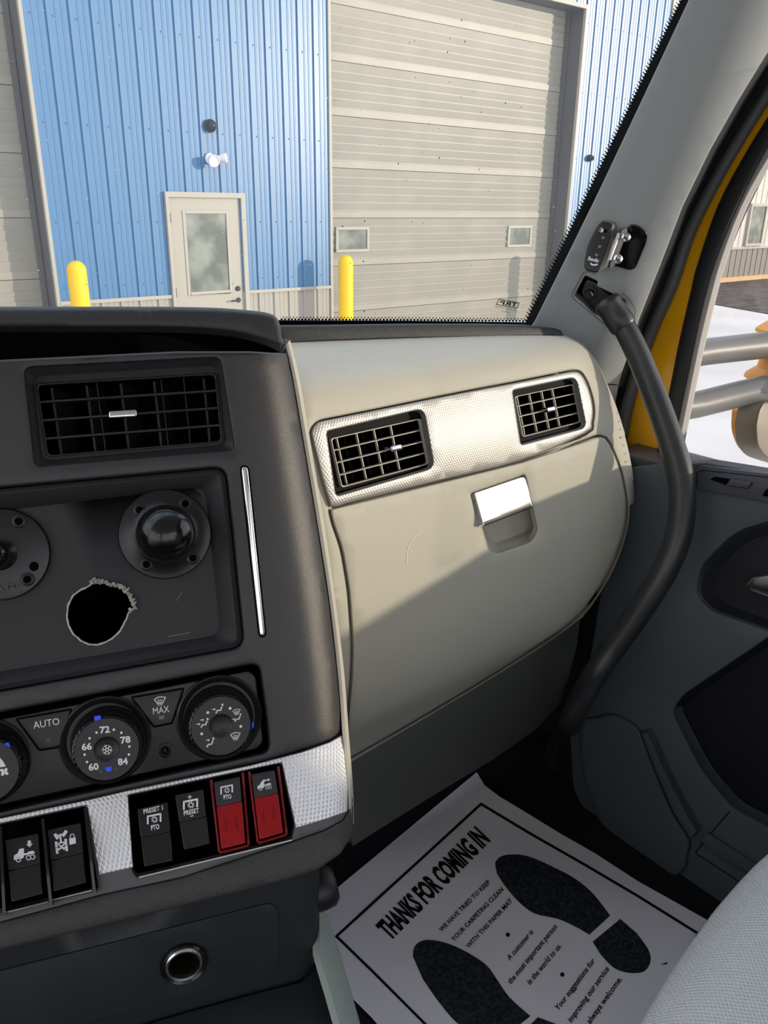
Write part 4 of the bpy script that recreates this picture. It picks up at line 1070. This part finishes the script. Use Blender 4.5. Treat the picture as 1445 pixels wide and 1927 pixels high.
# ================================================================ BALL MOUNTS
def ball_mount(label, cx, cy, rpx, ballr, ballh, screws, wide):
    c = SAp.c1(cx, cy, -.0148); q = mpp(c); r = rpx * q
    t = thing('ball_mount', label, 'mount', c, 'round ball mounts screwed to the insert plate')
    Build().lathe(c, N_, [(r, 0), (r * .995, .0035), (r * .97, .005), (r * .93, .0054), (ballr * 1.2, .006 if not wide else .0066), (ballr * .62, ballh * .42), (ballr * .55, ballh * .55)], 64).done('base_disc', M['rocker'], t)
    Build().lathe(c, N_, [(ballr * math.sin(a), ballh - ballr * math.cos(a)) for a in [.35 + (math.pi - .35) * k / 18 for k in range(19)]], 48).done('ball', M['gloss'], t)
    for x, y in screws:
        s_ = SAp.c1(x, y, -.0148 + .0056)
        sw_ = Build().lathe(s_, N_, [(.0052, 0), (.0050, .0012), (.0036, .0022), (.0030, .0022), (.0028, .0010)], 24).done('screw', M['dark_metal'], t)
        Build().lathe(s_, N_, [(.0029, .0011), (.0008, .0011), (0, .0011)], 6).done('screw_socket', M['void'], sw_)
    return t, c
ball_mount('black ball mount with large ball beside the chrome strip', 311, 1005, 85, .0215, .046, [(263, 960), (349, 948), (276, 1062), (363, 1050)], True)
t2, c2 = ball_mount('black ball mount with small ball at the left edge', 3, 1043, 87, .0100, .026, [(36, 981), (52, 1090), (-48, 1000), (-38, 1108)], False)
decal('screw_hole', SAp, [ellipse(64, 1066, 9, 9, 16)], M['void'], t2, -.0148 + .0062)
text('embossed_letters', SAp, 'RAM', (-40, 1119), (36, 1106), (-41, 1104), mat('embossed_black', rgb(52, 52, 54), .3), t2, -.0148 + .0066, bold=.02)

# ================================================================ ROCKER SWITCHES
def rocker(label, q, offs, mt, low=None, case=None, cr=.5):
    """q: TL, TR, BR, BL pixels; offs: depth offset of the top edge, crease and bottom edge."""
    T = SBp.cast([q[0], q[1]], offs[0]); Mi = SBp.cast([homography(q, 0, cr), homography(q, 1, cr)], offs[1]); Bt = SBp.cast([q[3], q[2]], offs[2])
    t = thing('rocker_switch', label, 'switch', (T.mean(0) + Bt.mean(0)) / 2, 'rocker switches in the silver band')
    n = SBp.N * .016
    def block(name, a, b, mt, par, grow=0.0):
        o = Build().hexa([a[0] - n, a[1] - n, b[1] - n, b[0] - n, a[0], a[1], b[1], b[0]]).done(name, mt, par)
        return bevel(o, .0007, 2)
    up = block('upper_paddle', T, Mi, mt, t); lo_ = block('lower_paddle', Mi, Bt, low or mt, t)
    SU = plane3(T[0], T[1], Mi[0]); SLo = plane3(Mi[0], Mi[1], Bt[0])
    if case:
        qq = offset(q, 5); C = SBp.cast(qq, -.006); n2 = SBp.N
        cs_ = Build()
        for i, j, hh in ((0, 3, .0085), (1, 2, .0085)):
            a, b = C[i], C[j]; ww = (SBp.U if i == 0 else -SBp.U) * .0011
            cs_.beam(a + n2 * hh, b + n2 * hh * .6, ww, -n2 * .014)
        cs_.beam(C[3] + n2 * .006, C[2] + n2 * .006, -SBp.V * .0011, -n2 * .012)
        o = bevel(cs_.done('switch_case', case, t), .0008, 2); o['label'] = 'clear red surround'
    return t, up, lo_, SU, SLo
def gear(x, y, r, sx=1.0):
    g_ = []
    ring = [ellipse(x, y, r * sx, r, 20)]
    for k in range(8):
        a = k * math.pi / 4 + .2; g_ += stroke([(x + r * .8 * sx * math.cos(a), y + r * .8 * math.sin(a)), (x + r * 1.45 * sx * math.cos(a), y + r * 1.45 * math.sin(a))], r * .5)
    p = ellipse(x, y, r * .85 * sx, r * .85, 20); g_ += stroke(p, r * .45, True)
    return g_
def pto(cx, cy, w, h, sk=-.2):
    f_ = lambda x, y: (cx + x * w, cy + y * h + x * w * sk)
    L_ = stroke([f_(-.5, .55), f_(-.5, -.5), f_(.5, -.5), f_(.5, .55)], w * .14)
    return L_ + gear(cx + .03 * w, cy + h * .14, w * .165)
def truck(cx, cy, s, sk=-.2):
    f_ = lambda x, y: (cx + x * s, cy - y * s + x * s * sk)
    L_ = [[f_(-11, -4), f_(-11, 1), f_(-7, 2.5), f_(-5, 7), f_(0, 7), f_(0, -3), f_(-2, -4)]]
    L_ += stroke([f_(0, 0), f_(11, 0)], 2.0 * s) + stroke([f_(5, 1.5), f_(10, 1.5)], 1.2 * s)
    for x in (-6, 5, 9.5): L_ += stroke([(f_(x, -4.5)[0] + 2.4 * s * math.cos(a), f_(x, -4.5)[1] + 2.4 * s * math.sin(a)) for a in [k * math.pi / 6 for k in range(12)]], 1.1 * s, True)
    return L_, f_
wm = M['white']
t, up, lo_, SU, SLo = rocker('black rocker switch lettered PRESET 1 and PTO', [(258, 1522), (316, 1509), (325, 1620), (271, 1631)], (-.001, .001, .0055), M['rocker'])
line('PRESET 1', (288, 1523.5), 37, 8.5, up, .0005, ang=-.22, surf=SU, bold=.02); line('PTO', (292, 1556.5), 16, 9, up, .0005, ang=-.2, surf=SU, bold=.03)
decal('pto_mark', SU, pto(290, 1540.5, 24, 13), wm, up)
t, up, lo_, SU, SLo = rocker('black rocker switch lettered PRESET with plus and minus', [(329, 1497), (382, 1485), (395, 1588), (346, 1600)], (.003, .003, .0035), M['rocker'])
line('PRESET', (360, 1527.5), 29, 8.5, up, .0005, ang=-.2, surf=SU, bold=.02)
decal('pto_mark', SU, pto(358.5, 1513, 25, 13) + stroke([(353.5, 1500.5), (360.5, 1499)], 1.5) + stroke([(356.5, 1496.5), (357.3, 1503)], 1.5) + stroke([(358.5, 1536), (364, 1535)], 1.5), wm, up)
top_m = mat('switch_top_tile', rgb(50, 50, 54), .4)
def red_switch(label, q, tile_to, kind):
    t, up, lo_, SU, SLo = rocker(label, q, (.002, .004, .0065), top_m, M['red'], M['red_case'], cr=tile_to)
    tq = [homography(q, .02, .02), homography(q, .98, .02), homography(q, .98, tile_to - .02), homography(q, .02, tile_to - .02)]
    ti = patch('icon_tile', SU, tq, top_m, t, off=.0006, thick=.001)
    if kind == 'pto':
        decal('pto_mark', SU, pto(426.5, 1485.5, 21, 12), wm, ti, .0014); line('PTO', (428, 1499.5), 15, 8, ti, .0014, ang=-.15, surf=SU, bold=.03)
    else:
        L_, f_ = truck(497, 1478, 1.13); L_ += stroke([(497, 1469), (506, 1467.3)], 2.2) + [[(492.5, 1470), (497.5, 1466), (498, 1471.5)], [(508.5, 1467), (503.5, 1464.5), (504.5, 1470.4)]]
        decal('truck_mark', SU, L_, wm, ti, .0014)
    lb = [homography(q, s_, .56) for s_ in (.30, .72)]
    for x, y in lb: decal('slot_mark', SLo, stroke([(x, y), (x + 2, y + 24)], 1.6), M['red_case'], lo_, .0007)
red_switch('red rocker switch with a dark tile lettered PTO', [(402, 1472), (451, 1461), (462, 1587), (417, 1598)], .37, 'pto')
red_switch('red rocker switch with a white sliding truck pictogram', [(473, 1457), (517, 1449), (533, 1567), (489, 1580)], .37, 'truck')
t, up, lo_, SU, SLo = rocker('black rocker switch with a white truck and down arrow', [(8, 1581), (73, 1568), (80, 1682), (21, 1698)], (-.001, .001, .0055), M['rocker'])
L_, f_ = truck(45, 1608, 1.72); L_ += stroke([(55, 1584), (55.3, 1589)], 6) + [[(49, 1589), (61.5, 1587), (56, 1594.5)]]
decal('truck_mark', SU, L_, wm, up)
t, up, lo_, SU, SLo = rocker('black rocker switch with a white axle and padlock pictogram', [(88, 1562), (153, 1548), (162, 1661), (101, 1678)], (-.001, .001, .0055), M['rocker'])
L_ = stroke([(104, 1571), (108, 1577)], 6) + stroke([(119, 1572), (124, 1565)], 6) + stroke([(108, 1573), (120, 1569)], 3) + stroke([(113, 1571), (115, 1586)], 3.5) + stroke([(106, 1588), (124, 1584)], 2.4)
for x, y in ((105.5, 1589), (123.5, 1584), (107, 1601), (125, 1596)): L_ += stroke([(x, y - 4), (x + .6, y + 4)], 4.6)
L_ += stroke([(107, 1598), (125, 1594)], 2.4) + stroke([(111, 1590), (121, 1598)], 3) + stroke([(121, 1588), (111, 1599)], 3)
L_ += [[(130, 1578), (142, 1575.5), (143, 1587), (131, 1590)]] + stroke(smooth([(132.5, 1578), (132.5, 1572), (136, 1569.5), (139, 1571), (140, 1576)], 3, False), 2)
decal('axle_lock_mark', SU, L_, wm, up)
for n_, (a, b) in enumerate((((0, 1556), (8, 1722)), ((80, 1541), (96, 1705)), ((160, 1520), (178, 1681)))):
    A_, B_ = SBp.cast([a, b], [0.0, 0.0][0])
    pts = [SBp.c1(a[0] + (b[0] - a[0]) * k / 8, a[1] + (b[1] - a[1]) * k / 8, .002 + .006 * math.sin(math.pi * k / 8)) for k in range(9)]
    Vv, Ff = [], []
    for p in pts: Vv += [p - SBp.U * .0010, p + SBp.U * .0010, p + SBp.U * .0010 - SBp.N * .02, p - SBp.U * .0010 - SBp.N * .02]
    for k in range(8):
        for j in range(4): Ff.append((k * 4 + j, k * 4 + (j + 1) % 4, k * 4 + 4 + (j + 1) % 4, k * 4 + 4 + j))
    Ff += [(0, 1, 2, 3), (32, 33, 34, 35)]
    mesh('switch_divider', Vv, Ff, M['gloss'], dash, 30)['label'] = 'glossy black blade between switches'

# ================================================================ POWER SOCKET
c = SL.c1(346, 1811, .0016); q = mpp(c); n = SL.N
ps = thing('power_socket', 'round power socket with a chrome ring in the lower console', 'socket', c)
Build().lathe(c, n, [(44 * q, 0), (43 * q, .003), (40 * q, .0042), (36 * q, .003), (35 * q, 0)], 48).done('outer_ring', M['gloss'], ps)
Build().lathe(c, n, [(36 * q, 0), (35.5 * q, .003), (33 * q, .004), (29 * q, .0035), (28 * q, 0)], 48).done('chrome_ring', M['satin'], ps)
Build().lathe(c, n, [(29 * q, .002), (28 * q, -.03), (0, -.031)], 40).done('barrel', mat('dull_brass', rgb(90, 78, 62), .35, metal=.9), ps)

# ================================================================ GRAB HANDLE
gh = thing('grab_handle', 'black curved grab handle bolted to the windshield pillar', 'grab handle', PIL.c1(1110, 552, 0))
path = [(1158, 590, .952), (1176, 618, .951), (1199, 664, .953), (1222, 720, .955), (1246, 784, .953), (1268, 850, .950), (1282, 905, .947), (1284, 955, .945), (1276, 1010, .945), (1256, 1062, .95), (1228, 1112, .96), (1192, 1166, .975), (1152, 1222, .99), (1118, 1272, 1.0), (1096, 1312, 1.03), (1080, 1345, 1.09), (1072, 1362, 1.16)]
P3d = [pt(*p) for p in path]
sm = []
for k in range(len(P3d) - 1):
    for j in range(4):
        t_ = j / 4; g_ = lambda i: P3d[min(max(i, 0), len(P3d) - 1)]
        p0, p1, p2, p3 = g_(k - 1), g_(k), g_(k + 1), g_(k + 2)
        sm.append(.5 * (2 * p1 + (p2 - p0) * t_ + (2 * p0 - 5 * p1 + 4 * p2 - p3) * t_ ** 2 + (3 * p1 - p0 - 3 * p2 + p3) * t_ ** 3))
sm.append(P3d[-1])
wpx = np.interp([p[1] for p in path], [590, 700, 880, 1000, 1150, 1300, 1420], [21, 22.5, 24.5, 24.5, 24, 23, 22])
rad = [w * mpp(p) for w, p in zip(wpx, P3d)]
rad = list(np.interp(np.linspace(0, 1, len(sm)), np.linspace(0, 1, len(rad)), rad))
Build().tube(sm, rad, 24).done('bar', M['handle'], gh, 60)
ca, cb = pt(1143, 570, .953), pt(1172, 612, .951); dv = cb - ca; q = mpp(ca)
Build().lathe(ca, dv, [(0, -.004), (22 * q, -.004), (26 * q, .0), (26 * q, .004), (24.5 * q, .006), (25.5 * q, .022), (25 * q, .034), (23 * q, .036), (21 * q, .036)], 40).done('collar', M['handle'], gh)
PB = Surf(PIL.c1(1115, 555, -.002), PIL.U, PIL.V)
br = patch('bracket', PB, rounded([(1094, 545), (1104, 524), (1122, 531), (1130, 541), (1162, 566), (1150, 592), (1130, 592), (1100, 566)], 7), M['handle'], gh, thick=.012, r=.004, rp=5)
bc = PB.c1(1109.5, 551, .001); q = mpp(bc)
bo = Build().lathe(bc, PB.N, [(14 * q, -.002), (13.5 * q, .0015), (10 * q, .002), (9 * q, .002)], 28).done('washer', M['handle'], gh)
Build().lathe(bc, PB.N, [(8.5 * q, .001), (8.3 * q, .007), (7 * q, .008), (0, .008)], 6).done('bolt_head', M['black'], gh)

# ================================================================ SENSOR DISPLAY ON THE PILLAR
sd = thing('sensor_display', 'small black sensor display with three lights on pillar bracket', 'display', PIL.c1(1190, 470, 0))
pq = rounded([(1172, 438), (1186, 423), (1203, 426), (1219, 440), (1216, 458), (1196, 505), (1184, 509), (1166, 503), (1152, 500), (1163, 470)], [6, 6, 6, 8, 6, 8, 8, 4, 3, 0])
patch('bracket_plate', PIL, pq, M['gloss'], sd, off=.004, thick=.004, r=.001, rp=1.5)
FA = plane3(pt(1131.5, 418.5, .905), pt(1152, 422, .902), pt(1124, 511, .912))
face = smooth([(1131.5, 418.5), (1142, 419), (1151.5, 422), (1149, 440), (1141, 470), (1132, 497), (1124, 511), (1112, 509.5), (1101, 505), (1101, 490), (1107, 462), (1118, 438)], 3)
fp_ = patch('face_panel', FA, face, M['black'], sd, off=.0015, thick=.006, r=.001, rp=1)
grey = mat('grey_display_case', rgb(116, 112, 106), .35, spec=.5)
# housing: the face outline carried back to the bracket
back = smooth([(1140, 410), (1158, 411), (1171, 417), (1170, 432), (1161, 468), (1152, 490), (1145, 500), (1132, 507), (1118, 509), (1116, 492), (1122, 460), (1132, 432)], 3)
f3 = FA.cast(offset(face, .6), 0.0); b3 = np.array([pt(x, y, depth(f) + .030) for (x, y), f in zip(back, f3)])
m3 = np.array([pt((a[0] * .75 + b[0] * .25) + 0, (a[1] * .75 + b[1] * .25) - .0, depth(f) + .004) for a, b, f in zip(offset(face, 2), back, f3)])
V = list(f3) + list(m3) + list(b3); n = len(face); Fc = []
for j in range(2):
    for i in range(n): Fc.append((j * n + i, j * n + (i + 1) % n, (j + 1) * n + (i + 1) % n, (j + 1) * n + i))
Fc.append(tuple(range(2 * n, 3 * n)))
mesh('housing', V, Fc, grey, sd, 50)
for x, y in ((1134.5, 447.5), (1128.5, 464), (1122.5, 480)): Build().lathe(FA.c1(x, y, .0015), FA.N, [(2.9 * mpp(FA.O), 0), (2.4 * mpp(FA.O), .0006), (0, .001)], 14).done('indicator_light', M['grey_print'], fp_)
decal('lamp_mark', FA, [[(1133, 429), (1136, 433), (1133.5, 437), (1129.5, 437.5)]] + stroke([(1127, 434), (1129, 435)], 1) + stroke([(1128.5, 430.5), (1130.5, 432)], 1) + stroke([(1131, 428), (1132, 430.5)], 1), M['white'], fp_, .0019)
decal('sensor_dot', FA, [ellipse(1139.5, 434.5, 3, 3.4, 12)], M['void'], fp_, .0019)
text('maker_lettering', FA, 'Bendix', (1106, 489), (1126, 494), (1108.2, 482.5), M['white'], fp_, .0019, bold=.03)
decal('maker_swoosh', FA, [smooth([(1111, 494), (1117, 497.5), (1123.5, 496), (1124, 499), (1117, 500), (1112, 498.5)], 3)], M['white'], fp_, .0019)
HN = plane3(pt(1168, 436, .897), pt(1173, 437, .899), pt(1148, 494, .905))
patch('hinge_strip', HN, [(1166, 439), (1168.5, 438.5), (1150, 489), (1147, 490)], M['satin'], sd, thick=.004)
patch('hinge_leaf', HN, rounded([(1170, 433), (1179, 428), (1181, 434), (1157, 498), (1151, 505), (1147, 503), (1149, 494), (1153, 486)], 2), M['dark_metal'], sd, off=-.002, thick=.003)
for x, y in ((1178, 446), (1163, 487)):
    p_ = pt(x, y, .897)
    s_ = Build().lathe(p_, (-.75, -.6, .2), [(.0050, -.004), (.0050, .0), (.0030, .002), (.0028, .006), (.0018, .009), (0, .009)], 18).done('hinge_screw', M['satin'], sd)

# ================================================================ PAPER FLOOR MAT
FS = Surf((.6, .5, FLZ + E), (1, 0, 0), (0, 1, 0))
_c = FS.uv(FS.c1(897, 1453))
def h_pap(u, v):
    d = np.hypot(u - _c[0][0], v - _c[1][0])
    return .004 + .010 * np.exp(-(d / .10) ** 2) + .003 * np.sin(u * 14 + v * 9) ** 2
FP_ = Surf((.6, .5, FLZ + E), (1, 0, 0), (0, 1, 0), h=h_pap, t0=.6, t1=2.0)
pm = thing('paper_floor_mat', 'white paper floor mat printed with two black shoe soles', 'floor mat', FS.c1(900, 1750))
patch('sheet', FP_, [(897, 1453), (912, 1478), (940, 1499), (980, 1523), (1050, 1566), (1120, 1606), (1200, 1658), (1325, 1728), (1500, 1830), (1470, 2150), (900, 2150), (700, 1915), (663, 1878), (533, 1755)], M['paper'], pm, thick=.0006, step=26)
decal('border_line', FP_, stroke([(1330, 1767), (1200, 1686), (1100, 1627), (1000, 1570), (905, 1513), (770, 1637), (633, 1762), (700, 1827), (800, 1927), (860, 1985)], 5.0), M['ink'], pm, fine=16)
s1 = [(931, 1624), (940, 1613), (959, 1608), (993, 1611), (1040, 1631), (1083, 1654), (1118, 1684), (1148, 1723)]
sole1 = smooth(s1, 4, False) + smooth([(1109, 1759), (1083, 1744), (1049, 1729), (1006, 1719), (976, 1697), (950, 1667), (935, 1644)], 4, False)
heel1 = [(1115, 1772), (1167, 1729)] + smooth([(1199, 1757), (1220, 1787), (1224, 1809), (1212, 1828), (1186, 1831), (1156, 1822), (1130, 1796)], 4, False)
sole2 = smooth([(777, 1800), (779, 1783), (792, 1771), (813, 1769), (847, 1777), (886, 1796), (916, 1817), (935, 1843), (959, 1877), (998, 1912)], 4, False) + smooth([(948, 1952), (920, 1944), (888, 1938), (860, 1925), (826, 1886), (796, 1843)], 4, False)
heel2 = [(958, 1968), (1012, 1914)] + smooth([(1049, 1928), (1075, 1956), (1070, 1990), (1030, 1995), (985, 1985)], 4, False)
for l in (sole1, sole2): decal('shoe_sole_print', FP_, [l], M['ink_sole'], pm, fine=14)
for l in (heel1, heel2): decal('heel_print', FP_, [l], M['ink_sole'], pm, fine=14)
for s_, bl, br_, tl, bd in (('THANKS FOR COMING IN', (734, 1769), (922, 1581), (707, 1743), .045),
        ('WE HAVE TRIED TO KEEP', (831, 1754), (923, 1661), (825, 1748), .02), ('YOUR CARPETING CLEAN', (854, 1772), (948, 1675), (848, 1766), .02),
        ('WITH THIS PAPER MAT', (882, 1785), (965, 1696), (876, 1779), .02), ('A customer is', (959, 1808), (1004, 1755), (953, 1800), .02),
        ('the most important person', (961, 1853), (1049, 1745), (954, 1845), .02), ('in the world to us.', (997.5, 1854), (1057, 1781), (990.5, 1846), .02),
        ('Your suggestions for', (1050, 1903), (1120, 1809), (1043, 1895), .02), ('improving our service', (1075, 1925), (1147, 1824), (1067, 1917), .02), ('are always welcome.', (1096, 1948), (1171, 1843), (1088, 1940), .02)):
    text('printed_line', FP_, s_, bl, br_, tl, M['ink'], pm, bold=bd, off=.0007)
decal('bullet_print', FP_, [ellipse(955.5, 1759, 4.2, 4.2, 14), ellipse(1058, 1834, 4.2, 4.2, 14)], M['ink'], pm)
decal('ink_fleck', FP_, [[(1242, 1815), (1252, 1812), (1253, 1810), (1257, 1813), (1251, 1815)]], M['ink'], pm)

# ================================================================ PASSENGER SEAT
SEZ = -.56
def h_seat(u, v):
    # falls away towards the front left edge
    return -quarter(_sd(u, v), .055)
S0 = Surf((.5, .2, SEZ + E), (1, 0, 0), (0, 1, 0))
_q = S0.cast([(1445, 1607), (1400, 1650), (1330, 1730), (1285, 1795), (1245, 1858), (1205, 1927)])
_qu, _qv = S0.uv(_q)
_d = np.array([_qu[-1] - _qu[0], _qv[-1] - _qv[0]]); _d /= np.linalg.norm(_d); _m = np.array([_d[1], -_d[0]])
_cc = S0.uv(S0.c1(1440, 1900))
if (np.array([_cc[0][0] - _qu[0], _cc[1][0] - _qv[0]])) @ _m > 0: _m = -_m
def _sd(u, v): return (u - _qu[0]) * _m[0] + (v - _qv[0]) * _m[1] + .034
SE = Surf((.5, .2, SEZ + E), (1, 0, 0), (0, 1, 0), h=h_seat, t0=.3, t1=1.4)
se = thing('passenger_seat', 'pale grey woven fabric passenger seat cushion', 'seat', (.55, .1, FLZ + E))
patch('cushion', SE, smooth([(1700, 1420), (1520, 1545), (1445, 1607), (1400, 1650), (1330, 1730), (1285, 1795), (1245, 1858), (1205, 1927), (1150, 2040)], 4, False) + [(1150, 2300), (1800, 2300), (1800, 1420)], M['seat'], se, thick=.09, r=.006, rp=6, step=22)
bx = Build().box((.42, .80), (-.30, .12), (FLZ + E, SEZ - .13 + E)).done('pedestal', M['cab_dark'], se)
bx = bevel(Build().box((.40, .80), (-.42, -.30), (SEZ - .1 + E, -.10 + E)).done('backrest', M['seat'], se), .04, 3)

# ================================================================ PASSENGER MIRROR, outside the door glass
mi = thing('side_mirror', 'yellow backed wing mirror on two grey arms outside the window', 'mirror', pt(1430, 700, 1.15))
for pts_, nm in (([(1292, 668, 1.11), (1330, 662, 1.13), (1390, 655, 1.16), (1480, 645, 1.20)], 'arm'), ([(1270, 768, 1.12), (1310, 762, 1.14), (1390, 742, 1.17), (1430, 733, 1.18), (1480, 728, 1.20)], 'arm')):
    P_ = [pt(*p) for p in pts_]; Build().tube(P_, [(25 if nm else 25) * mpp(p) for p in P_], 20).done('mirror_arm', M['arm'], mi)
KM = Surf(pt(1440, 700, 1.19), _n(np.array((1, .1, 0))), (0, .1, 1))
pc = pt(1492, 640, 1.21); q = mpp(pc)
Build().lathe(pc, (0, 0, 1), [(30 * q, -.16), (30 * q, .12)], 24).done('mirror_post', M['arm'], mi)
for y, a, b, h in ((626, 66, 46, 60), (714, 86, 66, 40)):
    Build().lathe(pt(1492, y, 1.21), (0, 0, 1), [(b * q * .9, 0), (a * q, 0), (a * q * .98, 6 * q), (b * q, 20 * q), (b * q * .96, h * q), (20 * q, h * q)], 28).done('bracket_cap', M['amber'], mi)
patch('mirror_shell', KM, rounded([(1402, 768), (1470, 756), (1530, 760), (1530, 900), (1470, 875), (1436, 862), (1412, 846), (1399, 812)], [8, 0, 0, 0, 10, 20, 24, 20]), M['amber'], mi, off=-.01, thick=.02, r=.02, rp=12)
patch('mirror_glass_rim', KM, rounded([(1427, 772), (1436, 756), (1540, 758), (1540, 890), (1470, 872), (1440, 862), (1424, 840), (1421, 800)], [6, 6, 0, 0, 10, 16, 18, 10]), M['mirror_back'], mi, off=.02, thick=.03, r=.006, rp=5)
